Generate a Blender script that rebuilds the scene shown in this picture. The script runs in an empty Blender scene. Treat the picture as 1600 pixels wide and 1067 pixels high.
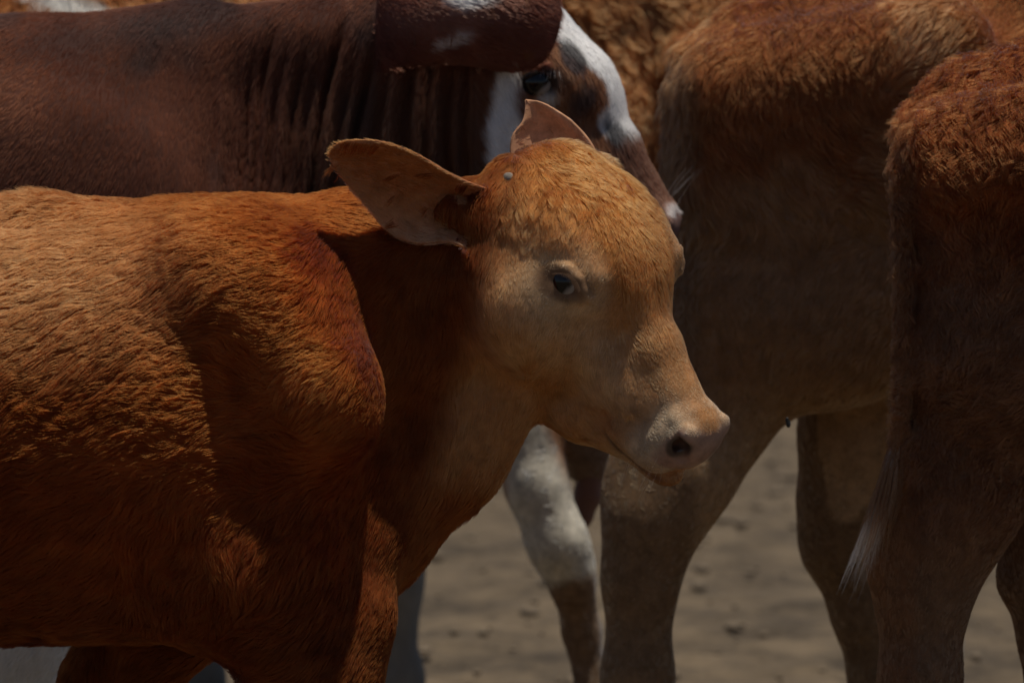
import bpy, math
import numpy as np
import openvdb
from mathutils import Vector, kdtree

rng = np.random.default_rng(7)
scene = bpy.context.scene
COL = scene.collection

# ------------------------------------------------------------------ camera, sky, sun, exposure
CAM = np.array([0.0, 0.0, 1.2])
FPX = 8889.0                       # focal length in photograph pixels (200 mm on a 36 mm sensor)
PITCH = math.atan(550.5 / FPX)
cam_d = bpy.data.cameras.new('camera')
cam = bpy.data.objects.new('camera', cam_d); COL.objects.link(cam)
cam_d.lens = 200.0; cam_d.sensor_width = 36.0
cam_d.clip_start = 0.1; cam_d.clip_end = 3000
cam.location = CAM
cam.rotation_euler = (math.pi / 2 - PITCH, 0, 0)
cam_d.dof.use_dof = True; cam_d.dof.focus_distance = 6.5; cam_d.dof.aperture_fstop = 7.5
scene.camera = cam

SUN_DIR = Vector((0.13, -0.04, 0.985)).normalized()
elev = math.asin(SUN_DIR.z); azim = math.atan2(SUN_DIR.x, SUN_DIR.y)
world = bpy.data.worlds.new('World'); scene.world = world; world.use_nodes = True
wn = world.node_tree.nodes; wl = world.node_tree.links
sky = wn.new('ShaderNodeTexSky'); sky.sky_type = 'NISHITA'; sky.sun_disc = False
sky.sun_elevation = elev; sky.sun_rotation = azim
sky.dust_density = 0.4; sky.air_density = 0.7; sky.ozone_density = 1.0
wl.new(sky.outputs[0], wn['Background'].inputs[0]); wn['Background'].inputs[1].default_value = 0.085
sun_d = bpy.data.lights.new('sun', 'SUN'); sun_d.energy = 4.7; sun_d.angle = math.radians(0.9)
sun_d.color = (1.0, 0.93, 0.82)
sun = bpy.data.objects.new('sun', sun_d); COL.objects.link(sun)
sun.rotation_euler = SUN_DIR.to_track_quat('Z', 'Y').to_euler(); sun.location = (0, 0, 12)
vs = scene.view_settings
scene.display_settings.display_device = 'sRGB'
vs.view_transform = 'Standard'; vs.look = 'None'; vs.gamma = 1.0; vs.use_curve_mapping = False
vs.exposure = -0.65

# ------------------------------------------------------------------ helpers
cp, sp = math.cos(PITCH), math.sin(PITCH)
def W(px, py, Y):
    """world point on the vertical plane at distance Y that is seen at photograph pixel (px, py)"""
    a = (px - 800) / FPX; b = (533.5 - py) / FPX
    dy = cp + b * sp; dz = -sp + b * cp
    t = Y / dy
    return np.array([a * t, Y, CAM[2] + dz * t])
def PX(P):
    x, y, z = P[:, 0], P[:, 1], P[:, 2] - CAM[2]
    dep = y * cp - z * sp; up = y * sp + z * cp
    return 800 + FPX * x / dep, 533.5 - FPX * up / dep

def hash3(ix, iy, iz, seed):
    h = (ix * 374761393 + iy * 668265263 + iz * 2147483647 + seed * 1274126177) & 0xffffffff
    h = ((h ^ (h >> 13)) * 1274126177) & 0xffffffff
    h = ((h ^ (h >> 16)) * 2246822519) & 0xffffffff
    return ((h ^ (h >> 15)) & 0xffffff) / float(0xffffff) * 2 - 1
def noise(P, freq, seed=0):
    if np.ndim(freq) == 0: freq = (freq,) * 3
    Q = P * np.array(freq) + 100.0 + seed * 7.31
    i = np.floor(Q).astype(np.int64); f = Q - i; f = f * f * f * (f * (f * 6 - 15) + 10)
    r = 0
    for dx in (0, 1):
        for dy in (0, 1):
            for dz in (0, 1):
                w = (f[:, 0] if dx else 1 - f[:, 0]) * (f[:, 1] if dy else 1 - f[:, 1]) * (f[:, 2] if dz else 1 - f[:, 2])
                r = r + w * hash3(i[:, 0] + dx, i[:, 1] + dy, i[:, 2] + dz, seed)
    return r
def fbm(P, freq, seed=0, o=3):
    f = np.array((freq,) * 3 if np.ndim(freq) == 0 else freq, float)
    return sum(noise(P, f * 2 ** k, seed + k) * 0.5 ** k for k in range(o))
def sstep(a, b, x):
    t = np.clip((x - a) / (b - a), 0, 1); return t * t * (3 - 2 * t)
def mixc(a, b, t):
    return np.asarray(a)[None, :] * (1 - t[:, None]) + np.asarray(b)[None, :] * t[:, None] if np.ndim(a) == 1 else a * (1 - t[:, None]) + np.asarray(b) * t[:, None]
def blob(px, py, cx, cy, rx, ry, ang=0, soft=0.35):
    """soft elliptical patch in side view"""
    c, s = math.cos(math.radians(ang)), math.sin(math.radians(ang))
    u = ((px - cx) * c + (py - cy) * s) / rx; v = (-(px - cx) * s + (py - cy) * c) / ry
    return 1 - sstep(1 - soft, 1 + soft, np.sqrt(u * u + v * v))
def unit(v):
    return v / np.maximum(np.linalg.norm(v, axis=-1, keepdims=True), 1e-9)

def tag(o, label=None, cat=None, group=None, kind=None):
    for k, v in (('label', label), ('category', cat), ('group', group), ('kind', kind)):
        if v: o[k] = v
    return o
def link(name, data, parent=None, mats=()):
    o = bpy.data.objects.new(name, data); COL.objects.link(o)
    for m in mats: data.materials.append(m)
    if parent is not None:
        o.parent = parent; o.matrix_parent_inverse = parent.matrix_basis.inverted()
    return o
def mesh_from(name, verts, faces, smooth=True):
    me = bpy.data.meshes.new(name)
    verts = np.asarray(verts, np.float32)
    if isinstance(faces, np.ndarray):
        n = faces.shape[1]
        me.vertices.add(len(verts)); me.vertices.foreach_set('co', verts.ravel())
        me.loops.add(faces.size); me.loops.foreach_set('vertex_index', faces.astype(np.int32).ravel())
        me.polygons.add(len(faces)); me.polygons.foreach_set('loop_start', np.arange(0, faces.size, n, dtype=np.int32))
        me.update(calc_edges=True); me.validate()
    else:
        me.from_pydata(verts.tolist(), [], faces); me.update()
    me.polygons.foreach_set('use_smooth', np.full(len(me.polygons), smooth))
    return me
def set_color(me, name, rgb):
    a = me.attributes.new(name, 'FLOAT_COLOR', 'POINT')
    c = np.ones((len(rgb), 4), np.float32); c[:, :3] = rgb
    a.data.foreach_set('color', c.ravel())

# ------------------------------------------------------------------ implicit surfaces
class Field:
    def __init__(self, xs, ys, zs):
        self.ax = [np.asarray(a, np.float32) for a in (xs, ys, zs)]
        self.val = np.full([len(a) for a in self.ax], 1.0, np.float32)
    def region(self, lo, hi):
        sl = []
        for a, l, h in zip(self.ax, lo, hi):
            i = max(0, np.searchsorted(a, l) - 1); j = min(len(a), np.searchsorted(a, h) + 1)
            sl.append(slice(i, max(i, j)))
        sl = tuple(sl)
        G = np.meshgrid(*[a[s] for a, s in zip(self.ax, sl)], indexing='ij', sparse=True)
        return sl, G
    def put(self, sl, d, k, sub=False):
        old = self.val[sl]
        if old.size == 0: return
        if sub:
            d = -d; h = np.clip(0.5 - 0.5 * (old - d) / k, 0, 1)
            self.val[sl] = old * (1 - h) + d * h + k * h * (1 - h)
        else:
            h = np.clip(0.5 + 0.5 * (old - d) / k, 0, 1)
            self.val[sl] = old * (1 - h) + d * h - k * h * (1 - h)
    def cone(self, a, b, ra, rb, k, fl=1.0, sub=False):
        """tapered capsule; fl squeezes it in depth (Y)"""
        a = np.asarray(a, float); b = np.asarray(b, float); m = max(0.03, k + 0.02); r = max(ra, rb)
        lo = np.minimum(a, b) - r - m; hi = np.maximum(a, b) + r + m
        sl, (X, Y, Z) = self.region(lo, hi)
        d = b - a; dy = d[1] / fl; L2 = d[0] ** 2 + dy ** 2 + d[2] ** 2 + 1e-12
        x, y, z = X - a[0], (Y - a[1]) / fl, Z - a[2]
        t = np.clip((x * d[0] + y * dy + z * d[2]) / L2, 0, 1)
        q = np.sqrt((x - t * d[0]) ** 2 + (y - t * dy) ** 2 + (z - t * d[2]) ** 2) - (ra + (rb - ra) * t)
        self.put(sl, q.astype(np.float32), k, sub)
    def ell(self, c, r, k, axes=None, sub=False):
        c = np.asarray(c, float); r = np.asarray(r, float); R = r.max() + max(0.03, k + 0.02)
        sl, (X, Y, Z) = self.region(c - R, c + R)
        A = np.eye(3) if axes is None else np.asarray(axes, float)
        x, y, z = X - c[0], Y - c[1], Z - c[2]
        q = [(x * A[i, 0] + y * A[i, 1] + z * A[i, 2]) / r[i] for i in range(3)]
        k0 = np.sqrt(q[0] ** 2 + q[1] ** 2 + q[2] ** 2)
        k1 = np.sqrt((q[0] / r[0]) ** 2 + (q[1] / r[1]) ** 2 + (q[2] / r[2]) ** 2)
        self.put(sl, (k0 * (k0 - 1) / np.maximum(k1, 1e-6)).astype(np.float32), k, sub)
    def mesh(self, smooth=2):
        g = openvdb.FloatGrid(1.0); g.copyFromArray(self.val)
        v, q = g.convertToQuads(isovalue=0.0)
        v = np.stack([np.interp(v[:, i], np.arange(len(self.ax[i])), self.ax[i]) for i in range(3)], 1)
        q = q.astype(np.int64)
        # outward winding
        n = face_normals(v, q); c = v[q].mean(1)
        vol = np.einsum('ij,ij->i', c - v.mean(0), n).sum()
        if vol < 0: q = q[:, ::-1].copy()
        for _ in range(smooth): v = laplace(v, q, 0.5)
        return v, q
def face_normals(v, q):
    return np.cross(v[q[:, 2]] - v[q[:, 0]], v[q[:, 3]] - v[q[:, 1]])
def vert_normals(v, q):
    n = face_normals(v, q); out = np.zeros_like(v)
    for k in range(3):
        out[:, k] = sum(np.bincount(q[:, j], n[:, k], len(v)) for j in range(4))
    return unit(out)
def laplace(v, q, w):
    acc = np.zeros_like(v); cnt = np.zeros(len(v))
    for a, b in ((0, 1), (1, 2), (2, 3), (3, 0)):
        for i, j in ((a, b), (b, a)):
            cnt += np.bincount(q[:, i], minlength=len(v))
            for k in range(3): acc[:, k] += np.bincount(q[:, i], v[q[:, j], k], len(v))
    return v + (acc / np.maximum(cnt, 1)[:, None] - v) * w
def axis_grid(lo, hi, coarse, fine=None):
    """grid coordinates from lo to hi, finer inside each (a, b, step) window"""
    out = [lo]; wins = fine or []
    while out[-1] < hi:
        x = out[-1]; st = coarse
        for a, b, f in wins:
            dist = max(a - x, x - b, 0); st = min(st, f + dist * 0.25)
        out.append(x + st)
    return np.array(out)

class Animal:
    """an animal whose mid plane stands at distance D; coordinates in photograph pixels, depth towards the viewer"""
    def __init__(self, D): self.D = D; self.s = D / FPX
    def P(self, px, py, dd=0): return W(px, py, self.D - dd * self.s)
    def field(self, x0, x1, y0, y1, depth, coarse, head=None, hf=0.0035):
        a = self.P(x0, y1); b = self.P(x1, y0); s = self.s
        fx = fy = fz = None
        if head:
            (hx0, hx1, hy0, hy1, hd0, hd1) = head
            h0 = self.P(hx0, hy1); h1 = self.P(hx1, hy0)
            fx = [(h0[0], h1[0], hf)]; fz = [(h0[2], h1[2], hf)]; fy = [(self.D - hd1 * s, self.D - hd0 * s, hf)]
        self.f = Field(axis_grid(a[0], b[0], coarse, fx), axis_grid(self.D - depth * s, self.D + depth * s, coarse, fy),
                       axis_grid(max(a[2], 0.02), b[2], coarse, fz))
    def c(self, p, q, rp, rq, k=20, fl=1.0, sub=False):
        self.f.cone(self.P(*p), self.P(*q), rp * self.s, rq * self.s, k * self.s, fl, sub)
    def chain(self, pts, k=14, fl=1.0):
        for (a, b) in zip(pts[:-1], pts[1:]): self.c(a[:3], b[:3], a[3], b[3], k, fl)
    def e(self, p, r, k=20, rot=0, sub=False):
        """ellipsoid: radii (along, across, depth), rot turns it in side view (degrees, clockwise in the picture)"""
        c, s_ = math.cos(math.radians(rot)), math.sin(math.radians(rot))
        A = [(c, 0, -s_), (s_, 0, c), (0, 1, 0)]
        self.f.ell(self.P(*p), np.array(r) * self.s, k * self.s, A, sub)
    # head frame ------------------------------------------------------------
    def frame(self, nose, pitch, yaw, roll, S=1.0):
        t, y, r = (math.radians(a) for a in (pitch, yaw, roll))
        F = np.array([math.cos(t) * math.cos(y), -math.cos(t) * math.sin(y), -math.sin(t)])
        D0 = np.array([math.sin(t) * math.cos(y), -math.sin(t) * math.sin(y), math.cos(t)])
        N0 = np.array([-math.sin(y), -math.cos(y), 0])
        self.F = F; self.Dv = D0 * math.cos(r) + N0 * math.sin(r); self.N = N0 * math.cos(r) - D0 * math.sin(r)
        self.O = self.P(*nose); self.hs = self.s * S
    def H(self, f, n, d): return self.O + self.hs * (f * self.F + n * self.N + d * self.Dv)
    def hl(self, P):
        q = (P - self.O) / self.hs
        return q @ self.F, q @ self.N, q @ self.Dv
    def hc(self, p, q, rp, rq, k=14, sub=False, both=True):
        for m in ((1, -1) if both and (p[1] or q[1]) else (1,)):
            self.f.cone(self.H(p[0], p[1] * m, p[2]), self.H(q[0], q[1] * m, q[2]), rp * self.hs, rq * self.hs, k * self.hs, 1.0, sub)
    def he(self, p, r, k=14, tilt=0, yawn=0, sub=False, both=True):
        """head ellipsoid, radii along (f, n, d); tilt turns f towards d, yawn turns f towards n"""
        for m in ((1, -1) if both and p[1] else (1,)):
            c, s_ = math.cos(math.radians(tilt)), math.sin(math.radians(tilt))
            f2 = self.F * c + self.Dv * s_; d2 = -self.F * s_ + self.Dv * c
            c, s_ = math.cos(math.radians(yawn * m)), math.sin(math.radians(yawn * m))
            f3 = f2 * c + self.N * s_; n3 = -f2 * s_ + self.N * c
            self.f.ell(self.H(p[0], p[1] * m, p[2]), np.array(r) * self.hs, k * self.hs, [f3, n3, d2], sub)

# ------------------------------------------------------------------ materials
def node_mat(name):
    m = bpy.data.materials.new(name); m.use_nodes = True
    return m, m.node_tree.nodes, m.node_tree.links, m.node_tree.nodes['Principled BSDF']
def skin_mat(name, rough=0.75, bump=0.15, scale=60.0, stretch=(1, 1, 1), spec=0.2, var=0.35, sheen=0.0):
    m, N, L, B = node_mat(name)
    at = N.new('ShaderNodeAttribute'); at.attribute_name = 'coat'
    tc = N.new('ShaderNodeTexCoord'); mp = N.new('ShaderNodeMapping'); mp.inputs['Scale'].default_value = stretch
    L.new(tc.outputs['Object'], mp.inputs['Vector'])
    nz = N.new('ShaderNodeTexNoise'); nz.inputs['Scale'].default_value = scale; nz.inputs['Detail'].default_value = 6
    nz.inputs['Roughness'].default_value = 0.7
    L.new(mp.outputs[0], nz.inputs['Vector'])
    mr = N.new('ShaderNodeMapRange'); mr.inputs['From Min'].default_value = 0.3; mr.inputs['From Max'].default_value = 0.7
    mr.inputs['To Min'].default_value = 1 - var; mr.inputs['To Max'].default_value = 1 + var
    L.new(nz.outputs['Fac'], mr.inputs['Value'])
    mx = N.new('ShaderNodeVectorMath'); mx.operation = 'SCALE'
    L.new(at.outputs['Color'], mx.inputs[0]); L.new(mr.outputs[0], mx.inputs['Scale'])
    L.new(mx.outputs[0], B.inputs['Base Color'])
    wt = N.new('ShaderNodeAttribute'); wt.attribute_name = 'wet'
    wr = N.new('ShaderNodeMapRange'); wr.inputs['To Min'].default_value = rough; wr.inputs['To Max'].default_value = 0.3
    L.new(wt.outputs['Fac'], wr.inputs['Value']); L.new(wr.outputs[0], B.inputs['Roughness'])
    ws = N.new('ShaderNodeMapRange'); ws.inputs['To Min'].default_value = spec; ws.inputs['To Max'].default_value = 0.6
    L.new(wt.outputs['Fac'], ws.inputs['Value']); L.new(ws.outputs[0], B.inputs['Specular IOR Level'])
    B.inputs['Sheen Weight'].default_value = sheen
    bp = N.new('ShaderNodeBump'); bp.inputs['Strength'].default_value = bump; bp.inputs['Distance'].default_value = 0.004
    L.new(nz.outputs['Fac'], bp.inputs['Height']); L.new(bp.outputs[0], B.inputs['Normal'])
    return m
def hair_mat(name, rough=0.7, rr=0.85, ior=1.12):
    m = bpy.data.materials.new(name); m.use_nodes = True
    N, L = m.node_tree.nodes, m.node_tree.links
    N.remove(N['Principled BSDF'])
    h = N.new('ShaderNodeBsdfHairPrincipled'); h.model = 'CHIANG'; h.parametrization = 'COLOR'
    h.inputs['Roughness'].default_value = rough; h.inputs['Radial Roughness'].default_value = rr
    h.inputs['Coat'].default_value = 0.0; h.inputs['IOR'].default_value = ior
    at = N.new('ShaderNodeAttribute'); at.attribute_name = 'hcol'
    L.new(at.outputs['Color'], h.inputs['Color'])
    L.new(h.outputs[0], N['Material Output'].inputs['Surface'])
    return m
def plain_mat(name, rgb, rough=0.5, spec=0.5, coat=0.0, scale=80, var=0.2, bump=0.1):
    m, N, L, B = node_mat(name)
    nz = N.new('ShaderNodeTexNoise'); nz.inputs['Scale'].default_value = scale; nz.inputs['Detail'].default_value = 4
    tc = N.new('ShaderNodeTexCoord'); L.new(tc.outputs['Object'], nz.inputs['Vector'])
    cr = N.new('ShaderNodeValToRGB')
    cr.color_ramp.elements[0].color = (*[c * (1 - var) for c in rgb], 1); cr.color_ramp.elements[1].color = (*[min(1, c * (1 + var)) for c in rgb], 1)
    L.new(nz.outputs['Fac'], cr.inputs['Fac']); L.new(cr.outputs[0], B.inputs['Base Color'])
    B.inputs['Roughness'].default_value = rough; B.inputs['Specular IOR Level'].default_value = spec
    B.inputs['Coat Weight'].default_value = coat; B.inputs['Coat Roughness'].default_value = 0.05
    if bump:
        bp = N.new('ShaderNodeBump'); bp.inputs['Strength'].default_value = bump; bp.inputs['Distance'].default_value = 0.002
        L.new(nz.outputs['Fac'], bp.inputs['Height']); L.new(bp.outputs[0], B.inputs['Normal'])
    return m
M_HAIR = hair_mat('hair_strands')
M_SKIN = skin_mat('hide', spec=0.08)
M_EYE = skin_mat('wet_eye', 0.10, 0.0, 40, (1, 1, 1), 0.35, 0.1)
M_HORN = plain_mat('horn_grey', (0.22, 0.18, 0.145), 0.8, 0.3, 0, 140, 0.7, 0.8)
M_HOOF = plain_mat('hoof', (0.05, 0.04, 0.035), 0.6, 0.4, 0, 60, 0.4, 0.3)

# ------------------------------------------------------------------ fur
def fur(name, parent, v, q, count, density, shape, K=6, clumps=0, clump_r=1.0, back=0.06, mat=None):
    """strands on a surface; shape(P, n, px, py) -> dict of per-strand arrays: dir, length, lift, wave, wfreq, wphase, rad, col, clump"""
    tri = np.concatenate([q[:, [0, 1, 2]], q[:, [0, 2, 3]]])
    vn = vert_normals(v, q)
    cen = v[tri].mean(1); cn = unit(vn[tri].mean(1))
    area = np.linalg.norm(np.cross(v[tri[:, 1]] - v[tri[:, 0]], v[tri[:, 2]] - v[tri[:, 0]]), axis=1) / 2
    px, py = PX(cen)
    view = unit(CAM - cen); facing = np.einsum('ij,ij->i', view, cn)
    w = area * np.where(facing > -0.35, 1.0, back) * density(cen, cn, px, py)
    w *= np.where((px < -700) | (px > 2300) | (py > 1500), 0.15, np.where((px < -120) | (px > 1720) | (py > 1180) | (py < -160), 0.35, 1.0))
    idx = np.searchsorted(np.cumsum(w) / w.sum(), rng.random(count)).clip(0, len(tri) - 1)
    b = rng.random((count, 2)); sw = b.sum(1) > 1; b[sw] = 1 - b[sw]
    b = np.stack([1 - b.sum(1), b[:, 0], b[:, 1]], 1)
    P = np.einsum('ij,ijk->ik', b, v[tri[idx]]); n = unit(np.einsum('ij,ijk->ik', b, vn[tri[idx]]))
    px, py = PX(P)
    S = shape(P, n, px, py)
    d = S['dir']; d = unit(d - n * np.einsum('ij,ij->i', d, n)[:, None])
    side = np.cross(n, d)
    L = S['length']; t = np.linspace(0, 1, K)
    lift = S['lift']
    pts = np.empty((count, K, 3))
    for k in range(K):
        tk = t[k]
        wv = S['wave'] * np.sin(2 * np.pi * (S['wfreq'] * tk + S['wphase'])) * min(1, tk * 1.6)
        wv2 = S['wave'] * 0.6 * np.cos(2 * np.pi * (S['wfreq'] * tk + S['wphase'] * 1.3)) * min(1, tk * 1.6)
        pts[:, k] = P - n * (0.0007 * np.minimum(1, L / 0.03))[:, None] + (L * (tk - 0.12 * lift * tk * tk))[:, None] * d + (L * lift * (tk - 0.45 * tk * tk))[:, None] * n \
            + (L * wv)[:, None] * side + (L * np.maximum(wv2, -0.3 * lift * tk))[:, None] * n
    if clumps:
        ci = rng.choice(count, min(clumps, count), replace=False)
        kd = kdtree.KDTree(len(ci))
        for j, p in enumerate(P[ci]): kd.insert(p, j)
        kd.balance()
        near = np.array([kd.find(p)[1] for p in P])
        cs = S['clump'] if 'clump' in S else np.full(count, 0.6)
        tgt = pts[ci[near]]
        for k in range(1, K):
            wgt = cs * t[k] ** 1.2
            pts[:, k] += (tgt[:, k] - pts[:, k]) * wgt[:, None]
    cu = bpy.data.hair_curves.new(name)
    cu.add_curves([K] * count)
    cu.position_data.foreach_set('vector', pts.astype(np.float32).ravel())
    rad = (S['rad'][:, None] * np.clip(1.15 - t[None, :] ** 2, 0.12, 1)).astype(np.float32)
    ra = cu.attributes.get('radius') or cu.attributes.new('radius', 'FLOAT', 'POINT'); ra.data.foreach_set('value', rad.ravel())
    ca = cu.attributes.new('hcol', 'FLOAT_COLOR', 'CURVE')
    cc = np.ones((count, 4), np.float32); cc[:, :3] = np.clip(S['col'], 0.001, 0.95); ca.data.foreach_set('color', cc.ravel())
    o = link(name, cu, parent, (mat or M_HAIR,))
    o['kind'] = 'stuff'
    return o
def strands(name, parent, pts, rad, col, kind='stuff'):
    """a handful of explicit hairs: pts (n, K, 3)"""
    n, K, _ = pts.shape
    cu = bpy.data.hair_curves.new(name); cu.add_curves([K] * n)
    cu.position_data.foreach_set('vector', pts.astype(np.float32).ravel())
    t = np.linspace(0, 1, K)
    ra = cu.attributes.get('radius') or cu.attributes.new('radius', 'FLOAT', 'POINT')
    ra.data.foreach_set('value', (rad * np.clip(1.1 - t, 0.15, 1)[None, :] * np.ones((n, 1))).astype(np.float32).ravel())
    ca = cu.attributes.new('hcol', 'FLOAT_COLOR', 'CURVE')
    cc = np.ones((n, 4), np.float32); cc[:, :3] = col; ca.data.foreach_set('color', cc.ravel())
    o = link(name, cu, parent, (M_HAIR,))
    if kind: o['kind'] = kind
    return o

# ------------------------------------------------------------------ small builders
def ear_sheet(top, mid, bot, thick, nu=26, nv=13):
    """a leaf-shaped ear between two edge curves (world points), cupped through the mid curve; closed shell"""
    def res(c, n):
        c = np.asarray(c, float); l = np.r_[0, np.cumsum(np.linalg.norm(np.diff(c, axis=0), axis=1))]; l /= l[-1]
        u = np.linspace(0, 1, n)
        # Catmull-Rom through the control points
        out = np.empty((n, 3))
        for i, x in enumerate(u):
            k = min(max(np.searchsorted(l, x) - 1, 0), len(c) - 2)
            tt = (x - l[k]) / max(l[k + 1] - l[k], 1e-9)
            p0, p1, p2, p3 = c[max(k - 1, 0)], c[k], c[k + 1], c[min(k + 2, len(c) - 1)]
            out[i] = 0.5 * (2 * p1 + (p2 - p0) * tt + (2 * p0 - 5 * p1 + 4 * p2 - p3) * tt ** 2 + (3 * p1 - p0 - 3 * p2 + p3) * tt ** 3)
        return out
    T, Mi, B = res(top, nu), res(mid, nu), res(bot, nu)
    v = np.linspace(-1, 1, nv)
    G = np.empty((nu, nv, 3))
    for j, x in enumerate(v):
        lt = x * (x + 1) / 2; lb = x * (x - 1) / 2; lm = 1 - x * x
        G[:, j] = T * lt + B * lb + Mi * lm
    du = np.gradient(G, axis=0); dv = np.gradient(G, axis=1); nn = np.cross(du, dv)
    nn = unit(nn); nn[-1] = nn[-2]
    edge = (1 - np.abs(v) ** 3 * 0.75)[None, :, None] * (1 - np.linspace(0, 1, nu) ** 4 * 0.6)[:, None, None]
    A = G + nn * thick * 0.5 * edge; Bk = G - nn * thick * 0.5 * edge
    verts = np.concatenate([A.reshape(-1, 3), Bk.reshape(-1, 3)])
    off = nu * nv; q = []
    idx = lambda i, j: i * nv + j
    for i in range(nu - 1):
        for j in range(nv - 1):
            q.append((idx(i, j), idx(i + 1, j), idx(i + 1, j + 1), idx(i, j + 1)))
            q.append((off + idx(i, j), off + idx(i, j + 1), off + idx(i + 1, j + 1), off + idx(i + 1, j)))
    ring = [idx(i, 0) for i in range(nu)] + [idx(nu - 1, j) for j in range(1, nv)] + [idx(i, nv - 1) for i in range(nu - 2, -1, -1)] + [idx(0, j) for j in range(nv - 2, 0, -1)]
    for a, b in zip(ring, ring[1:] + ring[:1]): q.append((a, off + a, off + b, b))
    return verts, np.array(q)
def ball(name, c, r, axes, mat, parent, nu=28, nv=16, paint=None):
    th = np.linspace(0, np.pi, nv); ph = np.linspace(0, 2 * np.pi, nu, endpoint=False)
    vs_ = [(np.sin(t) * np.cos(p), np.sin(t) * np.sin(p), np.cos(t)) for t in th for p in ph]
    V = np.array(vs_) * np.array(r); V = np.asarray(c) + V @ np.asarray(axes)
    f = [(i * nu + j, (i + 1) * nu + j, (i + 1) * nu + (j + 1) % nu, i * nu + (j + 1) % nu) for i in range(nv - 1) for j in range(nu)]
    me = mesh_from(name, V, f)
    if paint is not None: set_color(me, 'coat', paint(np.array(vs_)))
    return link(name, me, parent, (mat,))
def hoof(A, px, dd, r, parent, fwd):
    """cloven hoof on the ground under (px, dd)"""
    Y = A.D - dd * A.s; x = A.P(px, 800, dd)[0]; r = r * A.s
    V, Fc = [], []
    for sgn in (-1, 1):
        base = len(V); n = 12
        for z, k, sh in ((0.0, 1.0, 0.35), (0.55 * r, 0.95, 0.22), (1.3 * r, 0.7, 0.0)):
            for j in range(n):
                a = 2 * np.pi * j / n
                V.append((x + fwd * (np.cos(a) * r * 1.05 * k * (1.15 if np.cos(a) > 0 else 0.9) + sh * r), Y + sgn * 0.48 * r + np.sin(a) * r * 0.45 * k, z))
        for L_ in range(2):
            for j in range(n): Fc.append((base + L_ * n + j, base + L_ * n + (j + 1) % n, base + (L_ + 1) * n + (j + 1) % n, base + (L_ + 1) * n + j))
        Fc.append(tuple(base + j for j in range(n))[::-1]); Fc.append(tuple(base + 2 * n + j for j in range(n)))
    return link('hoof', mesh_from('hoof', V, Fc), parent, (M_HOOF,))
def gy(D): return 533.5 + FPX * math.tan(math.atan(1.2 / D) - PITCH)     # picture row of the ground at distance D

def cow_head(A, wide=1.0, eye=(-296, 54), fore=1.0):
    """skull, cheeks, muzzle, eye sockets, nostrils and mouth in the head frame (nose tip at 0, poll at f=-515)"""
    w = wide
    A.he((-405, 0, 15), (140, 112 * w, 92), 20)
    A.hc((-490, 55 * w, 48), (-470, 0, 62), 52, 58, 20)
    if fore: A.he((-372, 0, 66), (148, 128 * w, 72 * fore), 30)
    A.he((-300, 0, 28), (110, 100 * w, 72), 24)
    A.hc((-290, 0, 28), (-175, 0, -6), 66, 53, 18)
    A.hc((-175, 0, -6), (-45, 0, -41), 53, 47, 18)
    A.hc((-300, 48 * w, -25), (-120, 30, -58), 66, 46, 22)
    ef, ed = eye
    A.he((ef - 4, 90 * w, ed - 14), (54, 36, 46), 16)                 # orbit
    A.hc((ef - 50, 92 * w, ed + 30), (ef + 18, 94 * w, ed + 24), 20, 17, 18)   # brow
    A.he((-42, 0, -58), (52, 66, 56), 18)                      # muzzle
    A.he((-19, 0, -44), (28, 56, 40), 12, tilt=4)             # nose pad
    A.he((-20, 40, -30), (20, 22, 28), 8)
    A.he((-44, 0, -16), (26, 50, 18), 12)
    A.he((-58, 40, -88), (50, 30, 38), 14)                     # upper lip
    A.he((-98, 44, -98), (44, 28, 38), 12, tilt=12)            # hanging lip at the mouth corner
    A.he((-46, 0, -126), (46, 42, 22), 12, tilt=-4)             # chin
    A.hc((-60, 16, -122), (-185, 32, -158), 24, 42, 18)        # jaw
    A.hc((-185, 32, -158), (-300, 54 * w, -184), 43, 56, 20)
    A.he((-225, 34, -88), (95, 44, 72), 24)
    A.he((-320, 66 * w, -92), (105, 42, 112), 26)              # cheek muscle
    A.he((-415, 70 * w, -40), (80, 50, 90), 24)
    # mouth line, nostrils
    A.hc((-118, 66, -128), (-60, 62, -128), 5, 6.5, 5, sub=True)
    A.hc((-60, 62, -128), (-2, 34, -116), 6.5, 6, 4, sub=True)
    A.hc((-30, 66, -14), (-10, 56, -34), 4, 9, 4, sub=True)
    A.hc((-10, 58, -34), (4, 42, -58), 12, 12, 4, sub=True)
    A.hc((-8, 50, -36), (-30, 34, -46), 12, 8, 6, sub=True)
    # eye sockets and lids (an almond of lid rolls round the ball)
    A.he((ef, 124 * w, ed), (33, 36, 21), 3, tilt=15, sub=True)
    c, s_ = math.cos(math.radians(15)), math.sin(math.radians(15))
    ring = [(-36, -2), (-24, 13), (-4, 20), (16, 15), (30, 2), (37, -7), (22, -13), (0, -18), (-22, -13)]
    ring = [(x * 0.98, y * 1.08) for x, y in ring]
    ring = [(ef + x * c - y * s_, ed + x * s_ + y * c, 124 * w - 0.007 * x * x - (4 if y < 0 else 0)) for x, y in ring]
    for (a, b) in zip(ring, ring[1:] + ring[:1]):
        A.hc((a[0], a[2], a[1]), (b[0], b[2], b[1]), 7, 7, 6)
def add_eyes(A, parent, wide=1.0, r=26, eye=(-296, 54)):
    for m in (1, -1):
        o = ball('eye', A.H(eye[0] - 4, 110 * wide * m, eye[1] - 7), np.array((r, r, r)) * A.hs, [A.F, A.N, A.Dv], M_EYE, parent, 40, 28,
                 lambda u: mixc((0.010, 0.007, 0.006), (0.30, 0.25, 0.21), sstep(0.50, 0.62, u[:, 0])))
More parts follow.
